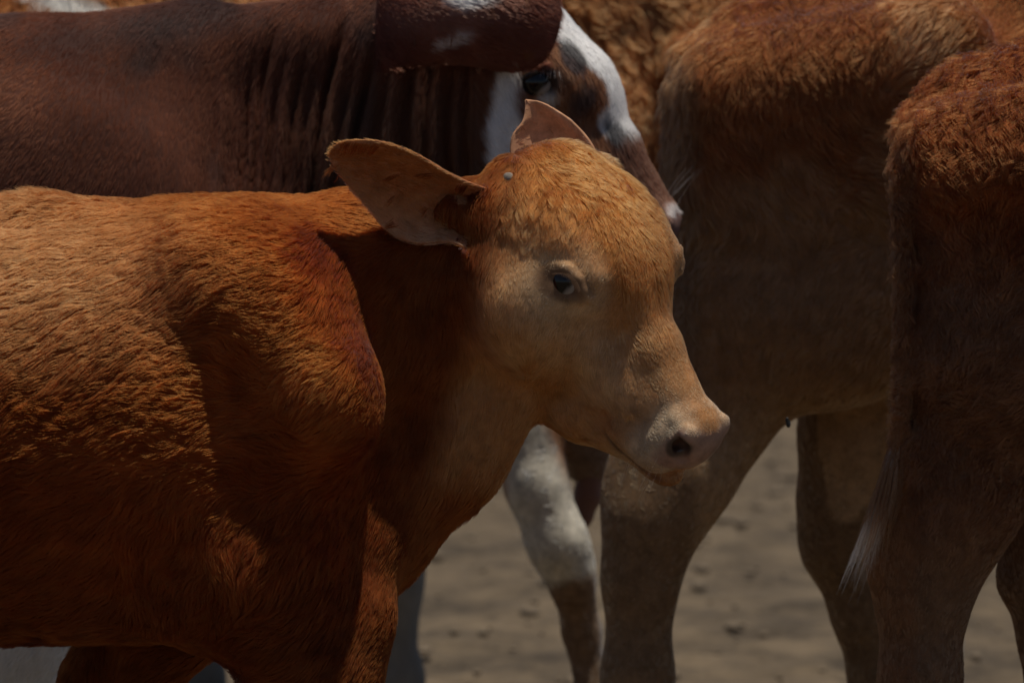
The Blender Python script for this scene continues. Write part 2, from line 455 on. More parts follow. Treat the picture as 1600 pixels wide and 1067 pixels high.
def finish(A, name, label, cat, group, v, q, color, skin=None, wet=None):
    px, py = PX(v)
    n = vert_normals(v, q)
    me = mesh_from(name, v, q)
    set_color(me, 'coat', np.clip(color(v, n, px, py), 0.002, 0.95))
    if wet is not None:
        at = me.attributes.new('wet', 'FLOAT', 'POINT'); at.data.foreach_set('value', wet.astype(np.float32))
    o = link(name, me, None, (skin or M_SKIN,))
    tag(o, label, cat, group)
    return o
def flip_head(A, x):
    """mirror the head frame so that the animal looks to the left"""
    for nme in ('F', 'Dv', 'N'): setattr(A, nme, getattr(A, nme) * np.array([x, 1, 1]))
def ear_pair(A):
    out = []
    for m in (1, -1):
        out.append(ear_sheet([A.H(-440, 90 * m, 50), A.H(-452, 170 * m, 62), A.H(-450, 270 * m, 45), A.H(-430, 345 * m, 0)],
                             [A.H(-450, 90 * m, 10), A.H(-482, 170 * m, 5), A.H(-484, 270 * m, 0), A.H(-430, 345 * m, 0)],
                             [A.H(-440, 90 * m, -40), A.H(-446, 170 * m, -56), A.H(-440, 270 * m, -50), A.H(-430, 345 * m, 0)], 11 * A.s, 16, 9))
    return out
def join(parts):
    V, Q, off = [], [], 0
    for v, q in parts:
        V.append(v); Q.append(q + off); off += len(v)
    return np.concatenate(V), np.concatenate(Q)
DOWN = np.array([0, 0, -1.0])
GROUP = 'cattle standing together in the dusty pen'
# ------------------------------------------------------------------ ground
def build_ground():
    xs = np.concatenate([-np.geomspace(1200, 3.2, 18), np.r_[np.linspace(-3, -1.3, 40), np.linspace(-1.28, 1.28, 190), np.linspace(1.3, 3, 40)], np.geomspace(3.2, 1200, 18)])
    ys = np.concatenate([np.linspace(-60, 4, 12), np.linspace(4.5, 20, 700), np.geomspace(20.3, 2500, 40)])
    X, Y = np.meshgrid(xs, ys, indexing='ij'); P = np.stack([X.ravel(), Y.ravel(), np.zeros(X.size)], 1)
    near = (np.abs(P[:, 0]) < 3.1) & (P[:, 1] > 4) & (P[:, 1] < 21)
    z = np.zeros(len(P)); z[near] = 0.012 * fbm(P[near], 2.2, 31, 3) + 0.010 * fbm(P[near], 9, 32, 3) - 0.010 * sstep(0.2, 0.5, noise(P[near], 6.5, 35)) - 0.010
    P[:, 2] = z
    nx, ny = X.shape
    I = np.arange(nx * ny).reshape(nx, ny)
    q = np.stack([I[:-1, :-1], I[1:, :-1], I[1:, 1:], I[:-1, 1:]], -1).reshape(-1, 4)
    m, N, L, B = node_mat('dry_dirt')
    tc = N.new('ShaderNodeTexCoord')
    def nz(scale, det, rough=0.6):
        t = N.new('ShaderNodeTexNoise'); t.inputs['Scale'].default_value = scale; t.inputs['Detail'].default_value = det
        t.inputs['Roughness'].default_value = rough; L.new(tc.outputs['Object'], t.inputs['Vector']); return t
    a, b, c = nz(1.6, 5), nz(7, 6, 0.75), nz(60, 4)
    r = N.new('ShaderNodeValToRGB'); e = r.color_ramp.elements
    e[0].position = 0.40; e[0].color = (0.078, 0.061, 0.044, 1); e[1].position = 0.60; e[1].color = (0.195, 0.146, 0.094, 1)
    mix = N.new('ShaderNodeMix'); mix.data_type = 'FLOAT'; mix.inputs[0].default_value = 0.6
    L.new(a.outputs['Fac'], mix.inputs[2]); L.new(b.outputs['Fac'], mix.inputs[3])
    L.new(mix.outputs[0], r.inputs['Fac']); L.new(r.outputs[0], B.inputs['Base Color'])
    B.inputs['Roughness'].default_value = 0.95; B.inputs['Specular IOR Level'].default_value = 0.1
    ad = N.new('ShaderNodeMath'); ad.operation = 'ADD'; L.new(b.outputs['Fac'], ad.inputs[0]); L.new(c.outputs['Fac'], ad.inputs[1])
    bp = N.new('ShaderNodeBump'); bp.inputs['Strength'].default_value = 0.6; bp.inputs['Distance'].default_value = 0.02
    L.new(ad.outputs[0], bp.inputs['Height']); L.new(bp.outputs[0], B.inputs['Normal'])
    g = link('ground', mesh_from('ground', P, q), None, (m,)); g['kind'] = 'structure'
    # clods and dry dung crumbs
    phi = (1 + 5 ** 0.5) / 2
    ico = unit(np.array([(-1, phi, 0), (1, phi, 0), (-1, -phi, 0), (1, -phi, 0), (0, -1, phi), (0, 1, phi), (0, -1, -phi), (0, 1, -phi), (phi, 0, -1), (phi, 0, 1), (-phi, 0, -1), (-phi, 0, 1)], float))
    icf = np.array([(0, 11, 5), (0, 5, 1), (0, 1, 7), (0, 7, 10), (0, 10, 11), (1, 5, 9), (5, 11, 4), (11, 10, 2), (10, 7, 6), (7, 1, 8), (3, 9, 4), (3, 4, 2), (3, 2, 6), (3, 6, 8), (3, 8, 9), (4, 9, 5), (2, 4, 11), (6, 2, 10), (8, 6, 7), (9, 8, 1)])
    n = 3200
    cx = rng.uniform(-2.6, 2.6, n); cy = rng.uniform(5.5, 19, n)
    r_ = 0.005 + 0.020 * rng.random(n) ** 3
    rr = np.stack([r_, r_ * rng.uniform(0.6, 1.2, n), r_ * rng.uniform(0.35, 0.8, n)], 1)
    an = rng.uniform(0, 6.28, n)
    V = ico[None] * rr[:, None] * (1 + 0.35 * (rng.random((n, 12, 1)) - 0.5))
    V = np.stack([V[..., 0] * np.cos(an)[:, None] - V[..., 1] * np.sin(an)[:, None], V[..., 0] * np.sin(an)[:, None] + V[..., 1] * np.cos(an)[:, None], V[..., 2]], -1)
    V += np.stack([cx, cy, np.full(n, -0.002)], 1)[:, None]
    F_ = (icf[None] + (np.arange(n) * 12)[:, None, None]).reshape(-1, 3)
    mc = plain_mat('dirt_clod', (0.20, 0.155, 0.108), 0.95, 0.1, 0, 6, 0.3, 0.4)
    k = link('dirt_clods', mesh_from('dirt_clods', V.reshape(-1, 3), F_), None, (mc,)); tag(k, 'small dry dirt clods scattered over the dusty ground', 'dirt clods', None, 'stuff')
build_ground()
# ------------------------------------------------------------------ the tan calf in front
def build_calf():
    A = Animal(6.4); G = gy(A.D)
    A.field(-900, 1200, 120, 1660, 330, 0.0115, head=(690, 1165, 190, 790, -190, 260), hf=0.0026)
    # trunk
    A.c((200, 668, 0), (-430, 672, 0), 335, 340, 30, 0.70)
    A.c((60, 358, 0), (-560, 378, 0), 38, 46, 60)
    A.chain([(60, 358, 0, 38), (300, 372, 0, 42), (560, 356, 0, 46), (680, 352, 0, 48), (800, 320, 0, 55)], 60)
    # neck, brisket
    A.c((400, 575, 0), (760, 450, 0), 222, 140, 50, 0.51)
    A.chain([(470, 800, 0, 150), (560, 825, 0, 105), (692, 706, 0, 92), (786, 600, 10, 76)], 50, 0.62)
    A.c((300, 760, 60), (500, 800, 35), 190, 125, 70, 0.7)
    A.c((410, 415, 35), (570, 425, 35), 88, 70, 70)
    # near shoulder and fore leg
    A.c((330, 430, 85), (440, 470, 85), 90, 100, 80)
    A.c((390, 480, 100), (498, 596, 156), 112, 92, 80)
    A.e((520, 628, 186), (80, 58, 58), 44, rot=58)
    A.c((470, 660, 105), (400, 890, 112), 92, 100, 80)
    A.chain([(420, 880, 112, 122), (480, 1060, 112, 92), (496, 1270, 138, 56), (490, 1330, 150, 50)], 50)
    A.chain([(490, 1330, 150, 48), (490, 1500, 150, 33), (494, 1570, 150, 40), (515, 1618, 150, 38)], 20)
    A.e((352, 955, 130), (84, 66, 50), 50)
    A.c((300, 930, 120), (120, 960, 110), 40, 30, 70)
    A.chain([(590, 850, 70, 36), (568, 960, 100, 34), (556, 1060, 115, 30)], 60)
    # far fore leg
    A.chain([(420, 760, -150, 120), (280, 920, -155, 105), (176, 1080, -160, 78), (110, 1270, -160, 52), (90, 1330, -160, 46)], 40)
    A.chain([(90, 1330, -160, 46), (40, 1500, -160, 33), (30, 1570, -160, 40), (45, 1605, -160, 38)], 20)
    # hind quarters
    A.c((-430, 560, 0), (-690, 560, 0), 225, 200, 60, 0.85)
    for m, kx in ((1, 0), (-1, 90)):
        A.chain([(-640 + kx, 600, 120 * m, 170), (-600 + kx, 860, 135 * m, 130), (-680 + kx, 1100, 140 * m, 66), (-730 + kx, 1190, 140 * m, 54)], 50)
        A.chain([(-730 + kx, 1190, 140 * m, 52), (-700 + kx, 1480, 140 * m, 36), (-690 + kx, 1560, 140 * m, 42), (-670 + kx, 1610, 140 * m, 40)], 20)
    A.chain([(-850, 470, 0, 42), (-900, 620, 0, 30), (-895, 1000, 0, 22), (-890, 1180, 0, 30)], 20)
    # head
    A.frame((1120, 672, 150), 45, 33, 12)
    cow_head(A)
    A.chain([(800, 430, 10, 130), (830, 470, 40, 120)], 50)
    A.f.cone(A.H(-462, 100, 20), A.P(760, 345, 40), 58 * A.s, 46 * A.s, 30 * A.s)
    A.c((765, 342, 62), (708, 326, 78), 46, 26, 22)
    A.f.cone(A.H(-462, -100, 20), A.H(-490, -150, 10), 58 * A.s, 46 * A.s, 30 * A.s)
    # brow bulge of the far side and the swelling above the near eye
    v, q = A.f.mesh(2)
    ears = []
    P = A.P
    near = ear_sheet([P(800, 300, 40), P(752, 292, 100), P(700, 270, 122), P(655, 243, 134), P(600, 222, 143), P(548, 219, 140), P(524, 226, 136), P(514, 241, 128)],
                     [P(800, 350, 20), P(744, 345, 62), P(690, 328, 62), P(640, 308, 78), P(580, 275, 105), P(540, 254, 118), P(514, 241, 128)],
                     [P(790, 392, 50), P(746, 396, 100), P(706, 379, 110), P(655, 381, 104), P(612, 366, 98), P(575, 325, 104), P(541, 286, 115), P(520, 260, 122), P(514, 241, 128)],
                     12 * A.s)
    far = ear_sheet([P(955, 310, -120), P(930, 236, -140), P(900, 196, -155), P(868, 172, -165), P(842, 159, -168), P(822, 157, -170)],
                    [P(900, 310, -165), P(872, 245, -185), P(852, 205, -190), P(838, 175, -180), P(822, 157, -170)],
                    [P(845, 310, -120), P(803, 262, -140), P(800, 216, -150), P(818, 188, -160), P(822, 157, -170)],
                    17 * A.s)
    nv0 = len(v)
    v, q = join([(v, q), near, far])
    # neck and elbow folds
    n = vert_normals(v, q); px, py = PX(v)
    fold = blob(px, py, 690, 520, 95, 190, 8, 0.6) * sstep(-0.1, 0.4, -n[:, 1])
    fold[nv0:] = 0
    w = noise(np.stack([v[:, 0] + 0.12 * v[:, 2], v[:, 1], v[:, 2] * 0.12], 1), 28, 3)
    v = v + n * (fold * w * 0.006)[:, None]
    def color(P_, n, px, py):
        f, ln, d = A.hl(P_)
        head = sstep(735, 800, px + 0.28 * (py - 400)) * (1 - sstep(700, 800, py)); head = np.where(f > 140, 0, head)
        nz = fbm(P_, 9, 1); nf = fbm(P_, 45, 5)
        c = mixc((0.135, 0.025, 0.0045), (0.19, 0.039, 0.0075), sstep(-0.4, 0.5, nz))
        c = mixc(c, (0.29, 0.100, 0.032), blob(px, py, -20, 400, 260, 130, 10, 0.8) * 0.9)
        c = mixc(c, (0.085, 0.021, 0.005), 0.75 * sstep(690, 1000, py - 0.1 * px))  # belly shade painted into the coat, darker downwards
        c = mixc(c, (0.20, 0.050, 0.010), blob(px, py, 540, 600, 100, 110, 55, 0.7) * 0.8)  # sunlit point of the shoulder painted lighter into the coat
        c = mixc(c, (0.115, 0.030, 0.007), 0.8 * sstep(520, 660, px) * (1 - head))  # shadow on the neck painted into the coat as a darker tone
        hc = mixc((0.33, 0.138, 0.046), (0.39, 0.175, 0.064), sstep(-0.4, 0.4, nz))
        top = sstep(55, 95, d + 0.10 * (f + 300)) * sstep(-120, -230, f)
        hc = mixc(hc, (0.33, 0.120, 0.032), top)
        an = np.abs(ln)
        ring = np.exp(-(((f + 290) / 78) ** 2 + ((d - 44) / 58) ** 2)) * sstep(60, 95, an)
        hc = mixc(hc, (0.55, 0.365, 0.20), 0.85 * ring)
        hc = mixc(hc, (0.51, 0.305, 0.155), 0.7 * np.exp(-(((f + 190) / 90) ** 2 + ((d + 50) / 60) ** 2)))
        muz = sstep(-105, -55, f) * sstep(20, -20, d)
        hc = mixc(hc, (0.46, 0.34, 0.22), 0.85 * muz * sstep(-20, 10, an - 30 + 40 * (f < -40)))
        smudge = np.exp(-(((f + 105) / 26) ** 2 + ((d + 62) / 26) ** 2)) * sstep(0.0, 0.5, nf + 0.3)
        hc = mixc(hc, (0.12, 0.075, 0.05), 0.6 * smudge)
        hc = mixc(hc, (0.36, 0.20, 0.085), 0.8 * sstep(-108, -122, d) * sstep(-130, -100, f))
        lipl = np.exp(-((d + 127 - 0.10 * np.maximum(f + 40, 0)) / 5.5) ** 2) * sstep(-135, -110, f) * sstep(20, 34, an)
        hc = mixc(hc, (0.10, 0.055, 0.038), 0.75 * lipl)
        pad = sstep(-40, -26, f - 0.15 * (d + 45)) * sstep(74, 58, an) * sstep(-88, -78, d) * sstep(-2, -16, d)
        hc = mixc(hc, (0.31, 0.175, 0.125), pad)
        A.pad = pad * head
        eye = 0.95 * np.exp(-((((f + 296) * .966 + (d - 54) * .26) / 44) ** 2 + ((-(f + 296) * .26 + (d - 54) * .966) / 27) ** 2) ** 4) * sstep(80, 100, an)
        hc = mixc(hc, (0.115, 0.058, 0.034), eye * 0.9)
        nost = np.exp(-(((f + 12) / 16) ** 2 + ((d + 38) / 22) ** 2) ** 6) * np.exp(-((an - 50) / 17) ** 6)
        hc = mixc(hc, (0.03, 0.015, 0.012), 0.95 * nost)
        jaw = sstep(-130, -190, d) * (f < -90)
        hc = mixc(hc, (0.30, 0.13, 0.045), 0.7 * jaw)
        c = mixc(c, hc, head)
        return c
    def color_m(P_, n, px, py):
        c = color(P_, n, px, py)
        ear = np.zeros(len(P_)); ear[nv0:] = 1
        c[nv0:] = np.array([0.36, 0.14, 0.065]); k1 = nv0 + len(near[0]); c[k1:] = np.array([0.52, 0.27, 0.15]); k1 = len(near[0]) // 2
        # inside of the near ear: bare pinkish brown skin with dark hollow, and the far one
        return c
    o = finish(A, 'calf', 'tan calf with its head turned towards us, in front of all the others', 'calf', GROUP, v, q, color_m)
    at = o.data.attributes.new('wet', 'FLOAT', 'POINT'); at.data.foreach_set('value', A.pad.astype(np.float32))
    add_eyes(A, o, 1.0, 31)
    for m in (1, -1):
        ax = unit(A.N * m * 0.75 + A.Dv * 0.6 - A.F * 0.2); a2 = unit(np.cross(ax, A.F)); a3 = np.cross(ax, a2)
        ball('horn_bud', A.H(-488, 97 * m, 74 if m > 0 else 50), np.array((11, 12, 17)) * A.s, [a2, a3, ax], M_HORN, o, 20, 12)
    for x, dd in ((520, 150), (55, -160), (-665, 140), (-575, -140)): hoof(A, x, dd, 46, o, 1)
    E = np.concatenate([near[0], far[0]]); cells = set(map(tuple, np.floor(E / 0.012).astype(int)))
    def fur_ear(P_):
        k = np.floor(P_ / 0.012).astype(int); return np.array([tuple(x) in cells for x in k])
    # whiskers on the lips and chin, lashes over the near eye
    n = 34; wk = np.empty((n, 5, 3))
    for i in range(n):
        b = A.H(-70 + 60 * rng.random(), 30 + 34 * rng.random(), -60 - 80 * rng.random())
        dv = unit(A.F * (0.3 + 0.4 * rng.random()) + A.N * 0.7 - A.Dv * (0.2 + 0.8 * rng.random())); L = 0.010 + 0.016 * rng.random()
        for k in range(5):
            t = k / 4; wk[i, k] = b + L * t * dv + L * 0.3 * t * t * DOWN
    strands('whiskers', o, wk, 0.00013, (0.55, 0.45, 0.34))
    n = 26; wk = np.empty((n, 4, 3))
    for i in range(n):
        x = -30 + 56 * i / (n - 1); b = A.H(-296 + x * .966 + 2, 131 - 0.006 * x * x, 54 + 22 - 0.02 * x * x + x * .26)
        dv = unit(A.N * 0.9 - A.Dv * 0.35 + A.F * (0.2 + 0.01 * x)); L = 0.009 + 0.004 * rng.random()
        for k in range(4):
            t = k / 3; wk[i, k] = b + L * t * dv + L * 0.35 * t * t * A.Dv * 0.4
    strands('eyelashes', o, wk, 0.00018, (0.10, 0.05, 0.03))
    # coat
    fv, fq = v, q
    ear_id = np.zeros(len(v))
    def density(P_, n, px, py):
        f, ln, d = A.hl(P_)
        near_n = np.exp(-((((f + 296) * .966 + (d - 54) * .26) / 44) ** 2 + ((-(f + 296) * .26 + (d - 54) * .966) / 27) ** 2) ** 3) * (np.abs(ln) > 75)
        pad = (f > -33 + 0.15 * (d + 45)) & (d > -84) & (d < -9) & (f < 60)
        dens = np.ones(len(P_)) * (1 - near_n)
        dens = np.where(pad, 0.0, dens)
        hd = (f > -560) & (f < 60) & (d > -260) & (px > 760)
        ez = fur_ear(P_) & (py < 400) & (px > 505) & (px < 960)
        dens = dens * np.where(hd & (f > -170), 1.9, 1.0)
        return dens * np.where(ez, np.where(px > 780, 0.04, 2.2), np.where(hd, 1.5, 1.0))
    def shape(P_, n, px, py):
        N_ = len(P_)
        f, ln, d = A.hl(P_); an = np.abs(ln)
        head = ((px > 770 - 0.2 * (py - 400)) & (f > -620) & (py < 790)).astype(float)
        earz = ((px > 505) & (px < 760) & (py > 205) & (py < 400) & (P_[:, 1] < A.D - 18 * A.s) & (px < 752) & (py < 385)) | ((px > 795) & (px < 960) & (py > 150) & (py < 262) & (P_[:, 1] > A.D + 120 * A.s))
        earz = earz & (fur_ear(P_))
        sw = np.stack([fbm(P_, 6, 11) + 0.6 * noise(P_, 19, 16), np.zeros(N_), fbm(P_, 6, 12) + 0.6 * noise(P_, 19, 17)], 1)
        body = np.array([-0.70, -0.7, -0.55]) + sw * 1.0
        nk = sstep(380, 540, px)[:, None]
        body = body * (1 - nk) + (np.array([-0.35, -0.7, -0.90]) + sw * 0.35) * nk
        sg = np.sign(ln)
        hd = A.F[None, :] * 1.0 + (A.N[None, :] * (sg * (0.25 + 0.5 * (an > 60)))[:, None]) - A.Dv[None, :] * (0.5 * (an > 70))[:, None]
        topk = np.exp(-(((f + 430) / 90) ** 2)) * (d > 50)
        hd = hd + np.stack([fbm(P_, 14, 13), fbm(P_, 14, 14), fbm(P_, 14, 15)], 1) * (0.16 + 0.55 * topk)[:, None]
        upf = (sstep(0.15, 0.6, n[:, 2]) * (1 - sstep(640, 700, px)))[:, None]
        body = body * (1 - upf) + (np.array([-1.0, -0.25, -0.1]) + sw * 0.45) * upf
        rgt = (sstep(0.2, 0.6, n[:, 0]) * (1 - sstep(640, 700, px)))[:, None]
        body = body * (1 - rgt) + (np.array([-0.2, -0.7, -0.6]) + sw * 0.2) * rgt
        dr = body * (1 - head)[:, None] + hd * head[:, None]
        tip = unit(P(514, 240, 128) - P(750, 345, 60))
        dr = np.where(earz[:, None], tip + sw * 0.3, dr)
        r = rng.random(N_)
        L = 0.024 + 0.010 * r
        L = L * (1 - 0.45 * sstep(420, 640, px))
        muz = sstep(-200, -90, f)
        hl = 0.0095 * (1 - 0.68 * muz) * (1 + 1.1 * topk + 0.2 * np.exp(-((f + 330) / 90) ** 2) * (d > 60)) * (0.75 + 0.5 * r)
        eyeN = np.exp(-(((f + 296) / 75) ** 2 + ((d - 54) / 62) ** 2) ** 2) * (an > 60)
        hl = hl * (1 - 0.72 * eyeN)
        L = np.where(head > 0, hl, L); L = np.where(earz, 0.006 + 0.004 * r, L)
        legs = sstep(960, 1080, py); L = L * (1 - 0.55 * legs)
        wav = np.where(head > 0, 0.04 + 0.09 * topk, 0.08 * (1 - 0.7 * sstep(430, 620, px))) * (1 - legs)
        wav = np.where(earz, 0.02, wav)
        cl = fbm(P_, 70, 21, 2)
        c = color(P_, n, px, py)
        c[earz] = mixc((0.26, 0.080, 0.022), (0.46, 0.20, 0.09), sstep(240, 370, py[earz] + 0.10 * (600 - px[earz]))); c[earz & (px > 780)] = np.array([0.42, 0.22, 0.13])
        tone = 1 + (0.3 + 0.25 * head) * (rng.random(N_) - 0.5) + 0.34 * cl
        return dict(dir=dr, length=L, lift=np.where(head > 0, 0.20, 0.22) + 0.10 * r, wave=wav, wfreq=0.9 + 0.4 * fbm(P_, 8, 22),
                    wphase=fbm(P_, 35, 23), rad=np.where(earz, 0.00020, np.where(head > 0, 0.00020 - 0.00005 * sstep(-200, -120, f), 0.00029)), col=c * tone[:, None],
                    clump=np.where(head > 0, 0.16 + 0.3 * topk, 0.22 * (1 - 0.5 * sstep(430, 620, px))))
    fur('coat', o, v, q, 250000, density, shape, K=6, clumps=5200)
    return A, o
calf_A, calf = build_calf()
# ------------------------------------------------------------------ the dark brown cow with the white face
def build_dark_cow():
    A = Animal(7.35); G = gy(A.D)
    A.field(-1250, 1120, -330, int(G) - 2, 330, 0.014, head=(335, 1100, -120, 420, -190, 190), hf=0.0042)
    P = A.P
    # trunk, withers, neck
    A.c((60, 395, 0), (-780, 410, 0), 330, 350, 40, 0.72)
    A.chain([(-900, 110, 0, 70), (-300, 104, 0, 60), (40, 108, 0, 60), (140, 112, 0, 60), (230, 98, 0, 60), (310, 84, 0, 60), (470, 76, 0, 60), (640, 50, 0, 62), (740, 10, 0, 60)], 80)
    A.c((60, 330, 60), (330, 420, 60), 230, 170, 80, 0.7)
    A.c((260, 300, 0), (660, 190, 0), 250, 165, 60, 0.55)
    A.chain([(220, 640, 0, 120), (430, 560, 0, 110), (640, 380, 0, 90)], 60, 0.5)
    A.c((640, 150, 0), (780, 110, 0), 150, 110, 50, 0.62)
    # fore legs (white below)
    A.chain([(190, 560, 110, 140), (60, 860, 120, 88), (28, 1010, 120, 64), (18, 1130, 120, 56)], 40)
    A.chain([(18, 1130, 120, 52), (10, 1320, 120, 34), (8, G - 70, 120, 44), (26, G - 30, 120, 42)], 20)
    A.chain([(200, 560, -110, 130), (110, 860, -110, 82), (80, 1010, -110, 58), (82, 1130, -110, 52)], 40)
    A.chain([(82, 1130, -110, 48), (84, 1320, -110, 34), (84, G - 70, -110, 42), (100, G - 30, -110, 42)], 20)
    # hind quarters
    A.c((-760, 330, 0), (-1000, 330, 0), 260, 210, 60, 0.85)
    for m, kx in ((1, 0), (-1, 100)):
        A.chain([(-960 + kx, 420, 120 * m, 180), (-930 + kx, 720, 130 * m, 140), (-1040 + kx, 930, 130 * m, 74), (-1080 + kx, 990, 130 * m, 60)], 50)
        A.chain([(-1080 + kx, 990, 130 * m, 56), (-1060 + kx, 1250, 130 * m, 40), (-1050 + kx, G - 70, 130 * m, 46), (-1030 + kx, G - 30, 130 * m, 44)], 20)
    A.chain([(-1190, 240, 0, 40), (-1235, 420, 0, 28), (-1230, 900, 0, 22)], 20)
    A.frame((1070, 345, 30), 44, 8, 4, 0.955)
    cow_head(A, wide=0.95, eye=(-318, 18), fore=0)
    v, q = A.f.mesh(2)
    # hanging skin folds round the neck
    n = vert_normals(v, q); px, py = PX(v)
    x = px - 0.0 * py + 26 * np.sin((py - 60) / 260) + 22 * noise(v * np.array([1, 1, 0.5]), 7, 41)
    lean = (x - 520) * (1 - 0.10 * np.clip((py - 60) / 300, 0, 1.3)) + 520
    fold = np.zeros(len(v))
    for c, wd, a in ((352, 13, .4), (383, 12, .8), (404, 10, 1.1), (424, 9, .9), (448, 12, 1.2), (478, 9, 1.1), (500, 13, .8), (524, 8, 1.2), (552, 12, 1.1), (578, 9, 1.2), (604, 10, .8), (640, 12, 1.2), (668, 9, 1.0), (700, 12, .8), (728, 10, .8)):
        y0 = 40 + 30 * math.sin(c * 1.7); u = (lean - c) / wd
        prof = np.exp(-np.clip(u, 0, 9) ** 2 * 3.2) * np.exp(-np.clip(-u, 0, 9) ** 2 * 0.35)      # sharp on one side, soft on the other
        fold -= a * prof * sstep(y0 - 30, y0 + 130, py) * (0.8 + 0.4 * noise(v, 3.0, int(c)))
    fold *= blob(px, py, 545, 300, 235, 520, 0, 0.35) * (n[:, 1] < 0.2)
    v = v + n * (fold * 0.034)[:, None]
    n1 = len(v)
    ear = ear_sheet([P(590, -10, 90), P(640, -38, 120), P(720, -50, 140), P(800, -45, 140), P(852, -30, 128), P(872, -8, 122), P(878, 20, 120)],
                    [P(590, 60, 80), P(640, 40, 140), P(720, 25, 175), P(800, 25, 172), P(850, 25, 145), P(878, 20, 120)],
                    [P(590, 110, 80), P(640, 103, 118), P(720, 100, 130), P(785, 112, 130), P(828, 109, 128), P(856, 88, 125), P(871, 56, 122), P(878, 20, 120)], 11 * A.s)
    ear2 = ear_sheet([A.H(-440, -90, 70), A.H(-470, -160, 85), A.H(-480, -260, 60), A.H(-470, -350, 0)],
                     [A.H(-440, -90, 20), A.H(-500, -160, 20), A.H(-510, -260, 10), A.H(-470, -350, 0)],
                     [A.H(-440, -90, -40), A.H(-470, -160, -50), A.H(-470, -260, -50), A.H(-470, -350, 0)], 11 * A.s)
    v, q = join([(v, q), ear, ear2])
    is_ear = np.arange(len(v)) >= n1
    def color(P_, n, px, py, ears=None):
        f, ln, d = A.hl(P_); an = np.abs(ln)
        nz = fbm(P_, 5, 51); n2 = fbm(P_ * np.array([1, 1, 0.6]), 16, 52); n3 = noise(P_ * np.array([1, 1, .7]), 55, 53)
        w1 = 10 * noise(P_, 22, 54) + 4 * noise(P_, 70, 55)
        c = mixc((0.056, 0.018, 0.010), (0.086, 0.028, 0.015), sstep(-0.5, 0.5, nz + 0.3 * n2))
        c = mixc(c, (0.030, 0.021, 0.019), 0.6 * sstep(0.15, 0.6, fbm(P_ * np.array([1, 1, 0.8]), 8, 56)))
        c = mixc(c, (0.025, 0.020, 0.020), 0.6 * blob(px + w1, py, 245, 36, 140, 26, -8, 0.9))
        c = mixc(c, (0.085, 0.040, 0.022), 0.5 * sstep(380, 560, px) * sstep(60, 200, py))
        c = mixc(c, (0.028, 0.018, 0.015), 0.45 * sstep(0.1, 0.6, n2) * sstep(420, 520, px))
        # face: white blaze down the front and a white band behind the jaw
        hd = ((f > -470) & (px > 700)).astype(float)
        white = np.array((0.66, 0.64, 0.62))
        edge = w1 * 0.9
        blaze = sstep(6, -6, an + edge * .8 - (44 + 30 * sstep(130, 70, py) + 14 * sstep(150, 185, py))) * sstep(-110, -175, f + edge) * (d > 20) * hd
        band = sstep(-10, 10, px - (768 + 0.0 * py) + edge - 8 * np.sin(py / 40)) * sstep(10, -10, px - (806 + 0.10 * (py - 110)) + edge * 1.1) * sstep(60, 110, py + edge) * hd
        lower = sstep(0, 14, py + edge - (165 + 0.55 * (px - 800)) ) * sstep(150, 190, py) * sstep(900, 870, px + edge) * hd
        brown = np.array((0.13, 0.050, 0.024)); dark = np.array((0.018, 0.015, 0.016))
        face = mixc((0.13, 0.05, 0.024), (0.19, 0.075, 0.034), sstep(-.3, .3, n2))
        c = mixc(c, face, sstep(785, 800, px) * hd)
        c = mixc(c, white, 0.9 * np.clip(band, 0, 1))
        c = mixc(c, white, 0.97 * blaze)
        c = mixc(c, dark, 0.95 * blob(px + w1 * .5, py + w1 * .5, 892, 88, 27, 17, 55, 0.2))
        c = mixc(c, dark, 0.9 * blob(px + w1, py - w1, 962, 212, 15, 34, -28, 0.4))
        c = mixc(c, dark, 0.8 * blob(px + w1, py - w1, 905, 160, 16, 24, 10, 0.5))
        c = mixc(c, (0.5, 0.47, 0.44), 0.8 * blob(px + w1 * .6, py, 856, 152, 15, 13, 0, 0.5))
        c = mixc(c, (0.03, 0.018, 0.014), 0.9 * np.exp(-(((px - 862) / 32) ** 2 + ((py - 123) / 24) ** 2) ** 2) * hd)
        c = mixc(c, (0.10, 0.042, 0.026), sstep(-175, -150, f + edge * .4) * hd)
        c = mixc(c, (0.62, 0.55, 0.53), blob(px, py, 1048, 322, 9, 12, 40, 0.5) * 0.8 * hd)
        c = mixc(c, (0.23, 0.14, 0.12), sstep(-26, -10, f) * hd)
        legs = sstep(800, 900, py + 20 * noise(P_, 9, 57))
        c = mixc(c, (0.52, 0.50, 0.46), legs * sstep(-300, -200, px))
        if ears is not None:
            e = mixc((0.10, 0.030, 0.019), (0.15, 0.050, 0.032), sstep(-.4, .4, n2))
            e = mixc(e, (0.17, 0.075, 0.055), 0.7 * blob(px, py, 700, 20, 90, 30, -8, 0.8))  # sunlit upper part of the ear painted paler
            e = mixc(e, (0.5, 0.45, 0.44), 0.8 * blob(px + w1, py + w1, 700, 62, 28, 8, -25, 0.6))
            e = mixc(e, (0.7, 0.68, 0.66), blob(px + w1, py + w1 * .4, 735, -8, 42, 20, 0, 0.3))
            c = np.where(ears[:, None], e, c)
        return c
    skin = skin_mat('short_dark_hide', 0.75, 0.12, 55, (1, 1, 0.35), 0.15, 0.22, 0.0)
    o = finish(A, 'cow', 'dark brown cow with a white blazed face and wrinkled neck behind the tan calf', 'cow', GROUP, v, q,
               lambda a, b, c, d: color(a, b, c, d, is_ear), skin)
    add_eyes(A, o, 0.95, 27, (-318, 18))
    for x, dd in ((30, 120), (104, -110), (-1026, 130), (-926, -130)): hoof(A, x, dd, 52, o, 1)
    ecell = set(map(tuple, np.floor(np.concatenate([ear[0], ear2[0]]) / 0.015).astype(int)))
